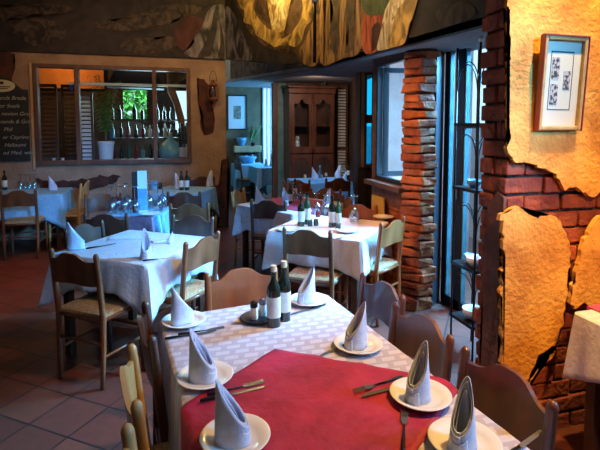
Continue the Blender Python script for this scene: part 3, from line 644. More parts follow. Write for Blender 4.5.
# ================================================================ foreground table
rot1 = math.atan2(.098, .848); ux = Vector((math.cos(rot1), math.sin(rot1), 0)); uy = Vector((-math.sin(rot1), math.cos(rot1), 0))
c1 = Vector((-.04, 2.233, 0))+ux*.427-uy*.80
A1, B1 = .427, .80
table('dining_table', c1.x, c1.y, A1, B1, rot1, 'long dining table in front, under a white damask cloth with a crimson overlay')
cl = cloth(c1.x, c1.y, A1, B1, rot1, .30, 'white damask cloth with small pale squares on the long front table', 'damask', seed=3, amp=.006, flare=.05, corner=.25)
Rm = Matrix.Rotation(-rot1, 3, 'Z')
def loc1(x, y): v = Rm @ (Vector((x, y, 0))-c1); return (v.x, v.y, 0)
C0 = Vector((.406, 1.78, 0)); RR = Vector((.985, 1.36, 0)); LL = Vector((-.13, 1.36, 0)); BB = RR+LL-C0+Vector((0, 0, 0))
ov = drape('overlay_cloth', [loc1(C0.x, C0.y), loc1(RR.x, RR.y), loc1(BB.x, BB.y), loc1(LL.x, LL.y)], None, A1, B1, 'red', '')
ov.location = c1; ov.rotation_euler = (0, 0, rot1); tag(ov, 'crimson overlay cloth laid cornerwise across the long front table', 'overlay cloth')

PL = plate_proto(); NP = napkin_proto(); KN = knife_proto(); FK = fork_proto()
TZ = .751
sets = [  # x, y, napkin facing (direction the tall back leans), words
    (.066, 2.140, 200, 'at the far left corner of the front table', .165, 0),
    (.119, 1.633, 150, 'in the middle of the left side of the front table', .165, 0),
    (.174, 1.270, 160, 'lowest on the left side of the long front table', .165, 0),
    (.683, 2.225, 20, 'at the far right corner of the front table', .165, 0),
    (.735, 1.709, 15, 'second from far end, right side of the long front table', .165, 0),
    (.785, 1.310, 30, 'third from far end, right side of the front table', .165, 0),
    (.785, 1.075, 40, 'lowest on the right side of the long front table', .165, 0)]
for i, (x, y, ang, words, hh, _) in enumerate(sets):
    on_red = i in (2, 5, 6); z = TZ+(.006 if on_red else 0)
    put(PL, (x, y, z), 0, 'white dinner plate ' + words, 'dinner plates on the long front table')
    put(NP, (x-.01, y-.005, z+.0075), R(ang), 'daylight-tinted standing napkin ' + words, 'standing napkins on the long front table')
for (x, y, a, words, on_red) in [((.02), 2.0, 8, 'below the far left napkin plate', 0), (.13, 1.50, 8, 'below the middle left napkin plate', 1), (.60, 2.13, 200, 'left of the far right plate near the oil bottles', 0), (.605, 1.72, 205, 'left of the second right plate', 0), (.66, 1.385, 188, 'left of the third right plate on the crimson cloth', 1)]:
    put(KN, (x+.06, y, TZ+(.007 if on_red else .002)), R(a), 'dark handled knife lying ' + words, 'table knives on the long front table')
for (x, y, a, words, on_red) in [(.135, 2.022, 6, 'beside the knife below the far left plate', 0), (.215, 1.53, 9, 'beside the knife below the middle left plate', 1), (.655, 1.18, 60, 'at the nearest right plate on the crimson cloth', 1), (.69, 1.42, 190, 'beside the knife left of the third right plate', 1)]:
    put(FK, (x, y, TZ+(.007 if on_red else .002)), R(a), 'fork with a dark handle lying ' + words, 'table forks on the long front table')
put(KN, (.93, 1.03, TZ+.003), R(20), 'knife lying on the white cloth at the lowest right corner of the front table')
BT = bottle_proto('oil_bottle', tall=.275)
put(BT, (.452, 2.005, TZ), R(60), 'dark oil bottle with cream label, front of the pair on the long front table')
put(BT, (.512, 2.055, TZ), R(60), 'dark vinegar bottle with cream label, behind its twin on the long front table')
bm = NB(); lathe(bm, [(0, 0), (.075, 0), (.085, .008), (.08, .010), (.07, .005), (0, .005)], 28); o = obj('cruet_tray', bm, 'blackframe', None, smooth=True); o.location = (.40, 2.10, TZ); tag(o, 'small dark tray under the salt and pepper shakers', 'tray')
def shaker(x, y, cap, label):
    r = empty('shaker', (x, y, TZ+.006)); tag(r, label, 'shaker')
    bm = NB(); lathe(bm, [(0, 0), (.018, 0), (.020, .01), (.016, .055), (0, .055)], 14); obj('shaker_body', bm, 'china', r, smooth='auto')
    bm = NB(); lathe(bm, [(.0165, .054), (.018, .058), (.017, .078), (.006, .084), (0, .084)], 14); obj('shaker_cap', bm, cap, r, smooth='auto')
shaker(.378, 2.09, 'black', 'glass salt shaker with black cap, left on the front table tray'); shaker(.424, 2.115, 'steel', 'glass pepper shaker with metal cap, hidden partly by the oil bottles')

chair(.385, 2.475, .09, -1, 'orange brown chair at the far end of the long front table, behind the oil bottles', 'woodorange')
chair(1.03, 2.12, -1, -.12, 'brown chair farthest along the right side of the long front table', 'woodred', s=.98)
chair(1.00, 1.69, -1, -.12, 'brown chair in the middle of the right side of the long front table', 'woodred', s=.98)
chair(1.04, 1.235, -1, -.1, 'dark brown chair lowest on the right side of the long front table, before the pier', 'woodred', s=.98)
chair(-.075, 1.965, 1, .1, 'dark chair farthest along the left side of the long front table', 'wooddark')
chair(-.105, 1.545, 1, .1, 'honey coloured chair in the middle of the left side of the front table', 'woodpale')
chair(-.085, 1.07, 1, .1, 'honey coloured chair lowest on the left side of the front table', 'woodpale')

# ================================================================ right edge table by the pier
table('dining_table', 2.30, 1.40, .42, .36, 0, 'dark legged table at the right edge against the brick pier')
cloth(2.30, 1.40, .42, .36, 0, .24, 'white cloth hanging off the table at the right edge', seed=9, amp=.008)
bm = NB()
box(bm, (1.985, 1.035, .7555), (2.14, 1.765, .7585)); box(bm, (1.985, 1.765, .60), (2.14, 1.785, .7585)); box(bm, (1.985, .995, .50), (2.14, 1.035, .7585)); tag(obj('table_runner', bm, 'pink'), 'pink runner across the table at the right edge', 'runner')

# ================================================================ middle left table (turned cornerwise)
def corner_table(cnr, ang, a2, b2, drop, lab_t, lab_c, m='cloth', seed=1, **k):
    """cnr = near corner, ang = direction of its right-hand edge; a2 along it, b2 along the left-hand edge"""
    e1 = Vector((math.cos(ang), math.sin(ang), 0)); e2 = Vector((-math.sin(ang), math.cos(ang), 0)); c = Vector((*cnr, 0))+e1*a2/2+e2*b2/2
    table('dining_table', c.x, c.y, a2/2, b2/2, ang, lab_t)
    o = cloth(c.x, c.y, a2/2, b2/2, ang, drop, lab_c, m, seed, **k); return c, e1, e2
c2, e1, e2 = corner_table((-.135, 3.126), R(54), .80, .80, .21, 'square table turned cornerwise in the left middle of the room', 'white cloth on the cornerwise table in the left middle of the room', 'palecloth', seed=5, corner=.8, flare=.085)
chair(-.56, 3.15, .61, .79, 'brown chair with its back to the camera at the left middle table', 'wood')
chair(.235, 3.33, -.76, .66, 'brown chair at the right side of the left middle table', 'wood')
chair(.21, 4.12, -.5, -.87, 'dark chair on the far side of the left middle table', 'woodred')
chair(-.62, 3.98, .81, -.59, 'dark chair at the far left side of the left middle table', 'wooddark')
def napkin(px, py, ang, label, s=1, z=.752): p = onz(px, py, z); return put(NP, (p.x, p.y, z), R(ang), label, None, s)
napkin(146, 258, 100, 'daylight-tinted standing napkin near the front corner of the left middle table', 1.1)
napkin(76, 249, 190, 'large pale napkin leaning at the left corner of the left middle table', 1.15)
napkin(170, 243, 0, 'small crumpled napkin at the right of the left middle table', .5)
def flat(name, px, py, sx, sy, rot, m, label, cat, z=.752):
    p = onz(px, py, z); bm = NB(); box(bm, (-sx, -sy, 0), (sx, sy, .012), jit=.003); o = obj(name, bm, m, None, bevel=.003); o.location = (p.x, p.y, z); o.rotation_euler = (0, 0, rot); tag(o, label, cat); return o
flat('folded_napkin', 132, 238, .16, .06, R(-8), 'napkin', 'flat folded napkin at the far edge of the left middle table', 'napkin')
flat('folded_napkin', 160, 241, .07, .05, R(20), 'napkin', 'flat folded napkin beside the crumpled one on the left middle table', 'napkin')
p = onz(100, 247, .752); put(KN, (p.x, p.y, .754), R(30), 'knife lying by the left napkin of the left middle table')
p = onz(163, 262, .752); put(KN, (p.x-.03, p.y+.06, .754), R(10), 'knife lying near the front corner of the left middle table')

# ================================================================ centre table before the window
c3, f1, f2 = corner_table((1.45, 3.33), R(48), .80, .84, .24, 'square table turned cornerwise in the centre, beside the rough brick pier', 'cream cloth on the centre table beside the rough brick pier', 'cream', seed=12)
chair(1.02, 3.36, .60, .80, 'dark brown chair with its back to the camera at the centre table', 'wood')
chair(1.80, 3.50, -.55, .83, 'light brown chair at the centre table against the rough brick pier', 'woodorange')
chair(1.84, 4.33, -.35, -.93, 'bright orange chair on the far side of the centre table under the window', 'woodorange', s=.98)
WB = bottle_proto('wine_bottle', 'bottle', False, .27, .031); WG = bottle_proto('wine_bottle', 'green', False, .29, .031)
def at(proto, px, py, label, z=.752, s=1, rz=0, group=None): p = onz(px, py, z); return put(proto, (p.x, p.y, z), rz, label, group, s)
at(WB, 301, 226, 'dark wine bottle at the left of the centre table'); at(WG, 307, 224, 'pale green wine bottle just right of the dark one on the centre table')
at(WB, 332, 227, 'dark wine bottle with white label in the middle of the centre table', s=1.03); at(WG, 338, 227, 'short pale bottle right of the middle wine bottle on the centre table', s=.88)
def jar(px, py, label, m='wine', z=.752, s=1):
    bm = NB(); lathe(bm, [(0, 0), (.022, 0), (.024, .03), (.02, .05), (.022, .056), (0, .056)], 14); o = obj('small_jar', bm, m, None, smooth='auto'); p = onz(px, py, z); o.location = (p.x, p.y, z); o.scale = (s, s, s); tag(o, label, 'jar')
jar(310, 226, 'small black jar beside the green bottle on the centre table', 'bottle'); jar(316, 225.5, 'small black jar left of the middle wine bottle on the centre table', 'bottle'); jar(338, 230, 'black capped jar in front of the short bottle on the centre table', 'bottle')
jar(318, 217, 'red glass candle jar on the centre table', 'wine', s=1.1)
GL = glass_proto()
at(GL, 354, 223, 'large upturned wine glass standing alone at the right of the centre table', s=1.3)
at(GL, 317, 214, 'upturned wine glass behind the red candle jar on the centre table', s=1.1)
at(GL, 326, 214, 'upturned wine glass behind the bottles of the centre table', s=1.0)
p = onz(347, 232, .751); put(PL, (p.x, p.y, .751), 0, 'china plate near the front corner of the centre table')
p = onz(388, 218, .751); put(PL, (p.x-.05, p.y, .751), 0, 'china plate at the right side of the centre table')
p = onz(285, 231, .751); put(PL, (p.x+.03, p.y, .751), 0, 'china plate behind the dark brown chair on the centre table')
p = onz(368, 219, .751); put(KN, (p.x-.04, p.y, .754), R(20), 'knife beside the right plate of the centre table')
p = onz(340, 243, .751); put(FK, (p.x-.02, p.y+.1, .754), R(20), 'fork near the front edge of the centre table')

# ================================================================ pink-runner table behind the centre table
c7, g1, g2 = corner_table((1.22, 4.55), R(32), .92, .86, .27, 'table behind the centre table, covered with a white cloth and pink overlay', 'white cloth under the pink overlay on the table behind the centre table', seed=21)
pk = drape('overlay_cloth', [(-.30, -.60, 0), (.36, -.20, 0), (.30, .52, 0), (-.36, .2, 0)], None, .46, .43, 'pink', '', n=16)
pk.location = c7; pk.rotation_euler = (0, 0, R(32)); tag(pk, 'pink overlay cloth on the table behind the centre table', 'overlay cloth')
chair(1.03, 4.80, .5, .86, 'almost black tall chair between the centre table and the pink covered table', 'wooddark')
chair(.84, 5.62, .86, -.5, 'pale chair at the left end of the pink covered table, napkins in front', 'woodpale')
chair(1.88, 5.42, -.55, -.83, 'orange chair on the far side of the pink covered table', 'woodorange')
chair(1.93, 4.86, -.95, .1, 'reddish chair right of the pink covered table, behind the orange chair', 'woodorange', s=.97)
for i, (px, py, s_) in enumerate([(284, 199, 1.1), (288, 203, 1.1), (293, 199, 1.05), (296, 204, 1.1), (301, 200, 1)]): at(GL, px, py, '%s upturned wine glass from the left on the pink covered table' % ['first', 'second', 'third', 'fourth', 'fifth'][i], s=s_, group='upturned glasses on the pink covered table')
for px, py, a, s_, l in [(260, 203, 150, 1.1, 'white standing napkin at the left corner of the pink covered table'), (285, 206, 90, 1.15, 'white standing napkin among the glasses of the pink covered table'), (327, 208, 30, 1.2, 'pinkish standing napkin at the right of the pink covered table')]: napkin(px, py, a, l, s_)
at(WB, 290, 204, 'dark bottle among the glasses on the pink covered table', s=.85); at(WB, 295, 197, 'dark bottle behind the glasses on the pink covered table', s=.85)

# ================================================================ table in front of the carved cabinet
table('dining_table', 2.40, 7.25, .44, .36, 0, 'table in front of the carved cabinet')
cloth(2.40, 7.25, .44, .36, 0, .30, 'white cloth coloured with blue daylight on the table before the carved cabinet', 'blue', seed=31)
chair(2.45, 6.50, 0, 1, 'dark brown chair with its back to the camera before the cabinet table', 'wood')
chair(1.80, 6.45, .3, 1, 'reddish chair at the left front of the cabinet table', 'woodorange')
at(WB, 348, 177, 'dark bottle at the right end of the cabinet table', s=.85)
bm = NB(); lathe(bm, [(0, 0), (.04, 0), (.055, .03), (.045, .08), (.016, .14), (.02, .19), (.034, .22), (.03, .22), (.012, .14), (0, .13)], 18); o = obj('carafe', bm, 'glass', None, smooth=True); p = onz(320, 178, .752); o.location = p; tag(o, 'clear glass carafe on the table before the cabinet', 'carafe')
napkin(315, 179, 160, 'white standing napkin left of the glass carafe on the cabinet table', 1.15); napkin(338, 178, 20, 'daylight-tinted standing napkin right of the carafe on the cabinet table', 1.3)
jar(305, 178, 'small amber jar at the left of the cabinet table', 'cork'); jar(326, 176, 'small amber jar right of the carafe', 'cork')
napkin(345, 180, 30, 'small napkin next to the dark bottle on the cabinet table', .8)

# ================================================================ far tables, blue daylight in the cloth colour
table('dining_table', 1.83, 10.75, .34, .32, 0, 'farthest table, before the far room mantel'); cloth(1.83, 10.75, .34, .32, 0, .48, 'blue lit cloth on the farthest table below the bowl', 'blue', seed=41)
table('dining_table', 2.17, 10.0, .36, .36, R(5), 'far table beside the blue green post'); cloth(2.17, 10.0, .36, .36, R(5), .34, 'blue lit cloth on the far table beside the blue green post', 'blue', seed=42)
for px, py, s_, l in [(247, 163, 1.1, 'napkin standing on the farthest table'), (253, 163, 1.2, 'second napkin standing on the farthest table, right one')]: napkin(px, py, 90, l, s_)
for px, py, s_, l in [(272, 166, 1.5, 'wide blue lit napkin on the far table beside the post'), (266, 166, .9, 'small napkin left on the far table beside the post')]: napkin(px, py, 90, l, s_)
chair(1.52, 10.3, 1, .2, 'dark chair left of the farthest table', 'wooddark')
# mantel, bowl, picture, plant in the far room
r = empty('console_shelf', (1.9, 11.42, 0)); tag(r, 'pale stone mantel shelf under the far picture', 'shelf')
bm = NB(); box(bm, (-.32, -.14, .98), (.36, .07, 1.14)); obj('shelf_board', bm, 'palewood', r, bevel=.02)
bm = NB(); box(bm, (-.26, -.08, 0), (-.14, .07, .98)); box(bm, (.18, -.08, 0), (.3, .07, .98)); obj('upright', bm, 'darkwood', r)
bm = NB(); lathe(bm, [(0, 0), (.06, 0), (.07, .02), (.12, .12), (.14, .2), (.125, .2), (.1, .1), (0, .03)], 20); o = obj('bowl', bm, 'ceramic', None, smooth=True); o.location = (1.78, 11.36, 1.14); tag(o, 'small blue ceramic bowl on the far mantel shelf', 'bowl')
bm = NB(); lathe(bm, [(0, 0), (.12, 0), (.15, .02), (.21, .13), (.2, .16), (.18, .13), (0, .05)], 20); o = obj('basin', bm, 'ceramic', None, smooth=True); o.location = (1.86, 10.95, .80); o.location.z = .752; tag(o, 'wide blue basin on the farthest table', 'basin')
r = empty('picture_frame', (1.70, 11.5, 1.95)); tag(r, 'black framed pale picture on the far room wall', 'picture')
bm = NB(); W_, H_ = .24, .42
for x0, x1, z0, z1 in ((-W_, -W_+.025, -H_, H_), (W_-.025, W_, -H_, H_), (-W_, W_, -H_, -H_+.025), (-W_, W_, H_-.025, H_)): box(bm, (x0, -.04, z0), (x1, 0, z1))
obj('frame', bm, 'blackframe', r); bm = NB(); box(bm, (-W_+.02, -.02, -H_+.02), (W_-.02, -.01, H_-.02)); obj('mount', bm, 'white', r); bm = NB(); box(bm, (-.09, -.024, -.16), (.09, -.02, .16)); obj('drawing', bm, mat('sepia print', (.10, .10, .08), (.38, .38, .32), 25, .8), r)
def plant(name, loc, n, length, spread, potr, poth, potm, leafm, label, wleaf=.012, seed=1):
    rnd = random.Random(seed); r = empty(name, loc); tag(r, label, 'plant')
    bm = NB(); lathe(bm, [(0, 0), (potr*.8, 0), (potr, poth*.85), (potr*1.06, poth*.86), (potr*1.06, poth), (potr*.95, poth), (0, poth*.9)], 16); obj('pot', bm, potm, r, smooth='auto')
    bm = NB()
    for k in range(n):
        a = rnd.uniform(0, 2*PI); L_ = length*rnd.uniform(.6, 1); sp = spread*rnd.uniform(.2, 1); prev = None; pts = []
        for i in range(7):
            t = i/6; pts.append(Vector((math.cos(a)*sp*t**1.6, math.sin(a)*sp*t**1.6, poth*.9+L_*t-.35*sp*t**3)))
        tube(bm, pts, [.004*(1-t/8) for t in range(7)], 4)
        side = Vector((-math.sin(a), math.cos(a), 0))
        for i in range(2, 7):
            for s in (-1, 1):
                for dd in (0, .5):
                    p = pts[i] if dd == 0 or i == 6 else pts[i].lerp(pts[i+1 if i < 6 else i], .5); q = p+side*s*.11*(1.2-i/9)+Vector((math.cos(a)*.03, math.sin(a)*.03, -.05)); mid = p.lerp(q, .5)+Vector((0, 0, wleaf))
                    v = [bm.verts.new(x) for x in (p, mid, q, mid-Vector((0, 0, 2*wleaf)))]; bm.faces.new(v)
    obj('leaves', bm, leafm, r); return r
plant('potted_palm', (-.9, 7.95, 1.05), 16, 1.15, .42, .12, .34, 'white', 'leaf', 'potted palm in a pale pot behind the bar window')
plant('potted_plant', (2.05, 11.3, 1.14), 7, .55, .25, .05, .08, 'black', 'leaf', 'thin leafy plant in a dark pot on the far mantel shelf', seed=4)
# leafy garden beyond the bar
def foliage(name, lo, hi, n, m, label, seed=2, s=.09):
    rnd = random.Random(seed); bm = NB()
    for k in range(n):
        p = Vector([rnd.uniform(lo[i], hi[i]) for i in range(3)]); a = Vector([rnd.uniform(-1, 1) for _ in range(3)]).normalized(); b = a.cross(Vector([rnd.uniform(-1, 1) for _ in range(3)])).normalized()
        v = [bm.verts.new(x) for x in (p-a*s, p+b*s*.5, p+a*s, p-b*s*.5)]; bm.faces.new(v)
    return tag(obj(name, bm, m), label, 'bush')
foliage('garden_bush', (-1.3, 10.6, -.1), (.15, 11.6, 2.75), 3200, 'garden', 'bright green bush outside the small window at the back of the bar')

# ================================================================ left back wall table and chairs
table('dining_table', -1.95, 7.07, .64, .34, 0, 'table against the back wall under the blackboard'); cloth(-1.95, 7.07, .64, .34, 0, .32, 'white cloth coloured with blue daylight on the table under the blackboard', 'blue', seed=51)
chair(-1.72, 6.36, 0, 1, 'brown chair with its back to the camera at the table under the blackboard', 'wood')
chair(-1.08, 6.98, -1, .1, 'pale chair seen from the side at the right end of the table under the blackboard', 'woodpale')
napkin(53, 190, 170, 'white standing napkin near the corner of the table under the blackboard', 1.1); napkin(63, 186, 60, 'daylight-tinted standing napkin at the far right corner of the table under the blackboard', 1.2)
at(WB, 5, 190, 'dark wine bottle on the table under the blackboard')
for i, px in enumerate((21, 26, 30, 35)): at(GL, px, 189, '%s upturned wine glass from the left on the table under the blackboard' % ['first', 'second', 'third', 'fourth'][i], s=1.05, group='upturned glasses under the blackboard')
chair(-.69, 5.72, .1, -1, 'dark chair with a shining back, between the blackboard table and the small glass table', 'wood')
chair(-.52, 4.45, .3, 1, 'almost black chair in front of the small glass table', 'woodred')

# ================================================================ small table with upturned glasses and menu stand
table('dining_table', -.34, 5.16, .30, .30, R(-16), 'small table with upturned glasses and a menu stand'); cloth(-.34, 5.16, .30, .30, R(-16), .28, 'cloth coloured as mauve shade on the small glass table', 'mauve', seed=61)
o = cloth(-.24, 5.10, .24, .25, R(-16), .24, 'overlay cloth coloured as blue daylight on the small glass table', 'blue', seed=62, top=.7545)  # stands for the drape's daylit side, its blue light in the colour
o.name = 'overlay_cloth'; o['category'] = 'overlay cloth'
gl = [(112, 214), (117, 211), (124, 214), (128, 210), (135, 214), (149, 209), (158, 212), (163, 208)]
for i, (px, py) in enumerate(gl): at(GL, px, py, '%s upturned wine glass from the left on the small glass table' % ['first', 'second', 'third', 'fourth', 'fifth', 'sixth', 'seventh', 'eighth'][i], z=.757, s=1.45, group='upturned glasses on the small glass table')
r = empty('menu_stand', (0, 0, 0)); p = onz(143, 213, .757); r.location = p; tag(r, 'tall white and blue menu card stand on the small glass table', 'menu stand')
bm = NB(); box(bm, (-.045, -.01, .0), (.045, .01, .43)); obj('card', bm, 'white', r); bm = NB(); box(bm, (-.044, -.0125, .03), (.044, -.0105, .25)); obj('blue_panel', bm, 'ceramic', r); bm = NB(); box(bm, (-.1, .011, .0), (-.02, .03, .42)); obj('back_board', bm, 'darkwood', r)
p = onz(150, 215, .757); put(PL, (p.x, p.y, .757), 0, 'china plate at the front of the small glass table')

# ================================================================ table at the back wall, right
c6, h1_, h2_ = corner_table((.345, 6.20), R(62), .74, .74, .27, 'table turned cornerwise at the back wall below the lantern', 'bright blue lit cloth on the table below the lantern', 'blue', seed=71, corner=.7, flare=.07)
chair(.20, 5.66, .25, 1, 'dark chair with its back to the camera before the lantern table', 'woodred')
chair(.22, 4.80, .2, 1, 'lighter brown chair standing behind the dark one, left middle', 'wood')
chair(.52, 7.22, -.3, -1, 'dark chair against the wall behind the lantern table', 'wooddark')
napkin(178, 189, 120, 'tall folded napkin left of the bottles on the lantern table', 1.25); napkin(210, 186, 60, 'folded napkin at the right of the lantern table', 1.3)
at(WB, 181.5, 190, 'left one of two dark bottles with pale labels on the lantern table'); at(WB, 187, 190, 'right one of two dark bottles with pale labels on the lantern table')
jar(160, 189, 'dark jar on the left of the lantern table', 'bottle', s=1.5)
bm = NB(); lathe(bm, [(0, 0), (.055, 0), (.06, .11), (.052, .11), (.05, .01), (0, .01)], 16); o = obj('cup', bm, 'ceramic', None, smooth='auto'); o.location = onz(154, 189, .752); tag(o, 'pale blue cup on the left of the lantern table', 'cup')
flat('yellow_board', 378, 217, .001, .001, 0, 'yellow', '', 'board').hide_render = True
bpy.data.objects.remove([o for o in bpy.data.objects if o.name.startswith('yellow_board')][0])
chair(1.935, 4.02, -1, -.15, 'mustard yellow chair under the window at the right of the centre table', 'woodpale', s=.9) if False else None
r = empty('folding_screen', (0, 0, 0)); bm = NB(); p = onx(378, 217, 2.04)
box(bm, (-.012, -.13, 0), (.012, .13, .93), jit=.006); bpy.data.objects.remove(r)
o = obj('leaning_board', bm, 'yellow', None, bevel=.004); o.location = (2.05, 4.30, 0); tag(o, 'mustard yellow board leaning under the window beside the orange chair', 'board')

# ================================================================ carved cabinet
x0, x1 = 2.215, 3.10; Yc = 8.42; Z1 = 2.33
r = empty('carved_cabinet', ((x0+x1)/2, Yc, 0)); tag(r, 'carved dark brown cabinet with two glazed doors behind the far table', 'cabinet')
hw = (x1-x0)/2
bm = NB(); box(bm, (-hw, .02, 0), (-hw+.03, .45, Z1)); box(bm, (hw-.03, .02, 0), (hw, .45, Z1)); box(bm, (-hw+.03, .43, 0), (hw-.03, .45, Z1)); box(bm, (-hw+.03, .02, Z1-.03), (hw-.03, .43, Z1)); box(bm, (-hw+.03, .02, 0), (hw-.03, .43, .06)); box(bm, (-hw+.03, .06, 1.18), (hw-.03, .43, 1.21)); box(bm, (-hw+.03, .06, 1.62), (hw-.03, .43, 1.64))
obj('carcass', bm, 'cabwood', r)
bm = NB(); box(bm, (-hw-.04, -.03, Z1), (hw+.04, .47, Z1+.05)); box(bm, (-hw-.02, -.01, Z1-.10), (hw+.02, .018, Z1-.001)); obj('cornice', bm, 'cabwood', r, bevel=.015)
for s in (-1, 1):
    d0, d1_ = (-hw+.03, -.01) if s < 0 else (.01, hw-.03)
    bm = NB(); n = 12; fz0, fz1 = 1.12, Z1-.11; t = .06
    box(bm, (d0, -.01, fz0), (d0+t, .02, fz1)); box(bm, (d1_-t, -.01, fz0), (d1_, .02, fz1)); box(bm, (d0+t, -.01, fz0), (d1_-t, .02, fz0+.12))
    for k in range(n):  # scalloped arch
        a_, b_ = d0+t+(d1_-d0-2*t)*k/n, d0+t+(d1_-d0-2*t)*(k+1)/n; u = (k+.5)/n*2-1; hh = .13+.10*abs(u)**2.5-.03*math.cos(u*PI*2)
        box(bm, (a_, -.01, fz1-hh), (b_, .02, fz1))
    dr = obj('door', bm, 'cabwood', r)
    bm = NB(); box(bm, (d0+t, .003, fz0+.12), (d1_-t, .007, fz1-.1)); obj('pane', bm, 'pane', dr)
    bm = NB(); lathe(bm, [(0, 0), (.012, 0), (.016, .02), (0, .03)], 10, (0, 0, 0)); k_ = obj('knob', bm, 'steel', dr, smooth=True); k_.location = ((d1_-.03) if s < 0 else (d0+.03), -.012, 1.6); k_.rotation_euler = (R(90), 0, 0)
    bm = NB(); box(bm, (d0, -.01, .1), (d0+t, .02, 1.1)); box(bm, (d1_-t, -.01, .1), (d1_, .02, 1.1)); box(bm, (d0+t, -.01, .1), (d1_-t, .02, .2)); 
    for k in range(n):
        a_, b_ = d0+t+(d1_-d0-2*t)*k/n, d0+t+(d1_-d0-2*t)*(k+1)/n; u = (k+.5)/n*2-1; box(bm, (a_, -.01, 1.1-.07-.09*abs(u)**2.5), (b_, .02, 1.1))
    dr = obj('door', bm, 'cabwood', r); bm = NB()
    for k in range(6): a_ = d0+t+(d1_-d0-2*t)*k/6; box(bm, (a_+.002, .004, .2), (a_+(d1_-d0-2*t)/6-.002, .014, 1.03))
    obj('door_panel', bm, 'darkwood', dr)
bm = NB(); tube(bm, [(0, -.018, 1.12), (0, -.028, 1.3), (0, -.02, 1.5), (0, -.03, 1.75), (0, -.02, 2.0), (0, -.028, 2.22)], [.03, .022, .032, .022, .034, .026], 12); obj('turned_pilaster', bm, 'cabwood', r, smooth=True)
bm = NB(); lathe(bm, [(0, 0), (.03, 0), (.035, .03), (.03, .09), (.016, .1), (.03, .11), (.02, .15), (0, .15)], 14); o = obj('teapot', bm, 'china', None, smooth=True); o.location = (2.42, 8.62, 1.21); o.scale = (1.5, 1.5, 1.5); tag(o, 'white pot on the shelf inside the carved cabinet', 'pot')
bm = NB(); lathe(bm, [(0, 0), (.04, 0), (.05, .05), (.04, .1), (.02, .12), (.02, .14), (0, .14)], 14); o = obj('jug', bm, 'steel', None, smooth=True); o.location = (2.95, 8.65, Z1+.05); tag(o, 'small metal jug on top of the carved cabinet', 'jug')

# ================================================================ wall hangings
# blackboard
r = empty('menu_blackboard', (-2.15, 7.499, 1.14)); tag(r, 'black menu board with chalk writing and an oval badge on the back wall', 'menu board')
bm = NB(); pts = [(-.45, 0), (.30, 0), (.30, 1.0), (.22, 1.01), (.17, 1.04), (.12, 1.10), (.06, 1.16), (0, 1.18), (-.1, 1.18), (-.2, 1.12), (-.3, 1.02), (-.45, 1.0)]
slab(bm, [Vector((u, -.03, z)) for u, z in pts], (0, .03, 0)); obj('board', bm, 'board', r)
bm = NB(); slab(bm, [Vector((-.02+.17*math.cos(k*PI/12), -.04, 1.05+.085*math.sin(k*PI/12))) for k in range(24)], (0, .01, 0)); bd = obj('oval_badge', bm, mat('cream badge', (.55, .53, .33), rough=.6), r)
bm = NB(); box(bm, (-.04, -.043, 1.07), (.01, -.04, 1.11)); box(bm, (-.12, -.043, 1.03), (.09, -.04, 1.045)); box(bm, (-.10, -.043, 1.005), (.06, -.04, 1.018)); obj('badge_mark', bm, 'darkwood', bd)
cu = bpy.data.curves.new('chalk', 'FONT'); cu.body = 'ands Brede\nor Snails\n novion Gratt\nnands & Grill\n  Phil\n or Caprino\n  Halloumi\n nd Med. wine'; cu.size = .074; cu.space_line = 1.48; cu.shear = .25; cu.extrude = .0008
cu.materials.append(M['chalk']); t = bpy.data.objects.new('chalk_writing', cu); COL.objects.link(t); t.location = (-.06, -.032, .86); bpy.context.view_layer.update(); me = bpy.data.meshes.new_from_object(t.evaluated_get(bpy.context.evaluated_depsgraph_get())); bpy.data.objects.remove(t)
t = bpy.data.objects.new('chalk_writing', me); COL.objects.link(t); t.parent = r; t.location = (-.06, -.032, .86); t.rotation_euler = (R(90), 0, 0)
# lantern
r = empty('lantern', (.73, 7.42, 2.02)); tag(r, 'rusty red hurricane lantern hanging on the back wall', 'lantern')
bm = NB(); lathe(bm, [(0, 0), (.07, 0), (.075, .03), (.06, .05), (0, .05)], 14); obj('fuel_tank', bm, 'rust', r, smooth='auto')
bm = NB(); lathe(bm, [(.055, .22), (.06, .24), (.03, .29), (.035, .31), (0, .32)], 14); obj('lantern_cap', bm, 'rust', r, smooth='auto')
bm = NB(); lathe(bm, [(.035, .05), (.05, .12), (.03, .22)], 14); obj('chimney_glass', bm, 'glass', r, smooth=True)
bm = NB()
for s in (-1, 1): tube(bm, [(s*.07, 0, .03), (s*.078, 0, .15), (s*.06, 0, .25)], .006, 6)
obj('side_tube', bm, 'rust', r)
bm = NB(); tube(bm, [(.05*math.cos(a)*1.1, 0, .30+.16*math.sin(a)) for a in [k*PI/12 for k in range(13)]], .004, 6); obj('bail_handle', bm, 'black', r)
# framed picture on the pier
r = empty('picture_frame', (1.884, YP-.035, 1.625)); r.rotation_euler = (R(3.5), 0, R(0)); tag(r, 'gilt framed picture with three small prints on the ochre pier', 'picture')
W_, H_ = .130, .455
bm = NB(); f = .02
for x0_, x1_, z0_, z1_ in ((-W_, -W_+f, 0, H_), (W_-f, W_, 0, H_), (-W_+f, W_-f, 0, f), (-W_+f, W_-f, H_-f, H_)): box(bm, (x0_, -.03, z0_), (x1_, 0, z1_))
obj('frame', bm, 'gold', r, bevel=.005)
bm = NB()
for x0_, x1_, z0_, z1_ in ((-W_-.004, -W_-.0005, -.003, H_+.003), (W_+.0005, W_+.004, -.003, H_+.003), (-W_, W_, H_+.0005, H_+.007)): box(bm, (x0_, -.034, z0_), (x1_, 0, z1_))
obj('frame_edge', bm, 'redwood', r)
bm = NB(); box(bm, (-W_+f, -.010, f), (W_-f, -.006, H_-f)); obj('mount', bm, 'matboard', r)
bm = NB()
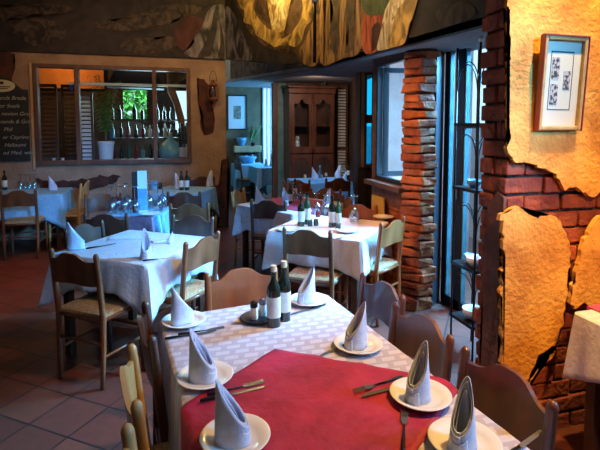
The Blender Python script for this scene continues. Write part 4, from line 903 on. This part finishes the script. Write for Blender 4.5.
for x0_, x1_, z0_, z1_ in ((-.072, -.069, .10, .385), (.062, .065, .10, .385), (-.069, .062, .10, .103), (-.069, .062, .379, .385)): box(bm, (x0_, -.0115, z0_), (x1_, -.010, z1_))
obj('mount_line', bm, 'blackframe', r)
for a_, b_, c_, d_ in ((-.062, -.018, .25, .355), (-.062, -.018, .125, .225), (.012, .052, .20, .29)): bm = NB(); box(bm, (a_, -.012, c_), (b_, -.010, d_)); obj('print', bm, 'inkpic', r)

# ================================================================ wrought iron stand before the door
r = empty('iron_stand', (2.13, 2.86, 0)); tag(r, 'tall black wrought iron stand with glass shelves before the glazed door', 'stand')
sx, sy = .09, .13
for ix in (-1, 1):
    for iy in (-1, 1):
        bm = NB(); tube(bm, [(ix*sx, iy*sy, 0), (ix*sx, iy*sy, 2.2)], .008, 8); obj('post', bm, 'black', r, smooth=True)
        if ix < 0 and iy < 0: bm = NB(); lathe(bm, [(0, 2.2), (.014, 2.205), (.018, 2.22), (.012, 2.24), (0, 2.245)], 10, (ix*sx, iy*sy, 0)); obj('finial', bm, 'china', r, smooth=True)
for z in (.22, .62, 1.18, 1.64):
    bm = NB(); box(bm, (-sx-.01, -sy-.01, z), (sx+.01, sy+.01, z+.022)); obj('shelf', bm, 'black', r)
for k, z in enumerate((.24, .66, 1.2, 1.66)):
    bm = NB(); hh = (.36, .44, .40, .45)[k]
    for y_ in (-sy, sy): tube(bm, [(-sx+2*sx*(.5-.5*math.cos(t*PI)), y_, z+hh*(.15+.8*math.sin(t*PI)**.6)) for t in [i/12 for i in range(13)]], .004, 6)
    for x_ in (-sx, sx): tube(bm, [(x_, -sy+2*sy*(.5-.5*math.cos(t*PI)), z+hh*(.15+.8*math.sin(t*PI)**.6)) for t in [i/12 for i in range(13)]], .004, 6)
    obj('scroll', bm, 'black', r, smooth=True)
for (x, y, z, s_, l) in ((-.02, -.05, .642, 1.3, 'clear glass dish on the third shelf of the iron stand'), (.02, .06, .642, 1, 'smaller glass dish at the back of the third shelf of the iron stand'), (0, 0, .242, 1.4, 'glass dish on the lowest shelf of the iron stand'), (0, .02, 1.202, 1, 'glass dish on the second shelf of the iron stand')):
    bm = NB(); lathe(bm, [(0, 0), (.03, 0), (.055, .03), (.06, .06), (.052, .06), (.045, .03), (0, .008)], 18); o = obj('glass_dish', bm, 'ceramic' if s_ < 1.2 else 'white', None, smooth=True); o.location = (2.13+x, 2.86+y, z); o.scale = (s_*.9,)*3; tag(o, l.replace('clear glass', 'pale'), 'dish')
# ceiling pipe by the mural corner
bm = NB(); tube(bm, [(1.80, 5.62, 2.42), (1.80, 5.62, 3.35)], .022, 10); r = obj('hanging_lamp_rod', bm, 'black', None, smooth=True); tag(r, 'thin black rod hanging at the mural corner', 'rod')
bm = NB(); tube(bm, [(1.80, 5.62, 3.15), (1.80, 5.62, 3.28)], .04, 10); obj('sleeve', bm, 'white', r, smooth=True); bm = NB(); tube(bm, [(1.80, 5.62, 3.3), (1.80, 5.62, 3.9)], .012, 8); obj('upper_rod', bm, 'black', r, smooth=True)

# ================================================================ bottles behind the bar window
SB = {k: small_bottle('liquor_bottle', k, .27, .036) for k in ('bottle', 'green', 'teal', 'wine', 'china')}
rnd = random.Random(11); kinds = ['bottle', 'green', 'teal', 'bottle', 'wine', 'bottle', 'china']
words = ['lowest', 'middle', 'top']
for row, (z, n) in enumerate(((1.05, 12), (1.42, 12), (1.75, 9))):
    for k in range(n):
        if row == 2 and k in (2, 5): continue
        x = -.88+k*(1.5/(12))+rnd.uniform(-.01, .01); m = kinds[rnd.randrange(7)]
        put(SB[m], (x, 8.87, z), 0, '%s bottle %d from the left on the %s bar shelf' % ({'bottle': 'black', 'green': 'green', 'teal': 'teal', 'wine': 'red', 'china': 'white'}[m], k+1, words[row]), 'bottles on the bar shelves', rnd.uniform(.8, 1.05))
r = empty('demijohn', (.20, 7.95, 1.05)); tag(r, 'big round teal glass demijohn behind the bar window', 'demijohn')
bm = NB(); lathe(bm, [(0, 0), (.12, .01), (.185, .10), (.19, .2), (.13, .31), (.04, .37), (.035, .42), (.045, .43), (0, .43)], 24); obj('demijohn_body', bm, 'teal', r, smooth=True); bm = NB(); lathe(bm, [(0, .42), (.03, .42), (.034, .47), (0, .475)], 12); obj('stopper', bm, 'cork', r)
r = empty('display_bottle', (.32, 7.72, 1.13)); 
bm = NB(); lathe(bm, [(0, 0), (.055, 0), (.055, .34), (.02, .46), (.02, .62), (0, .62)], 16); obj('bottle_body', bm, 'bottle', r, smooth='auto'); bm = NB(); lathe(bm, [(.056, .08), (.056, .24)], 16); obj('bottle_label', bm, 'paper', r, smooth=True)
tag(r, 'tall black display bottle with cream label at the right of the bar window', 'bottle'); r.location = (.26, 7.80, 1.05); 
bpy.data.objects['demijohn'].location.x = .08
# carved wooden branch
bm = NB(); tube(bm, [(.12, 8.15, 2.60), (.16, 8.15, 2.4), (.12, 8.15, 2.2), (.2, 8.15, 2.0), (.26, 8.15, 1.75), (.30, 8.15, 1.5)], [.09, .11, .07, .055, .06, .04], 12); tube(bm, [(.16, 8.15, 2.4), (.3, 8.15, 2.5), (.34, 8.15, 2.62)], [.09, .10, .05], 10)
tag(obj('carved_branch', bm, mat('orange driftwood', (.24, .10, .03), (.50, .25, .09), 6, .6, bump=.5), None, smooth=True), 'twisted orange wooden branch hanging behind the bar window', 'branch')
bm = NB(); lathe(bm, [(0, 0), (.03, 0), (.06, .05), (.05, .1), (0, .12)], 12); o = obj('flower', bm, 'purple', None, smooth=True); o.location = (-1.36, 8.05, 2.16); tag(o, 'purple flower head above the white louvred shutter', 'flower')
for i, x in enumerate((-1.62, -1.5, -1.28)):
    bm = NB(); lathe(bm, [(0, 0), (.03, 0), (.035, .05), (.02, .08), (.03, .1), (0, .1)], 12); o = obj('cup', bm, 'china', None, smooth=True); o.location = (x, 7.82, 1.05); tag(o, '%s white cup on the sill at the left of the bar window' % ['leftmost', 'middle', 'rightmost'][i], 'cup')
# unused prototypes
for o in list(bpy.data.objects):
    if o.parent is None and o.name not in USED and o.get('category') and not o.get('label'):
        for c_ in list(o.children): bpy.data.objects.remove(c_)
        bpy.data.objects.remove(o)
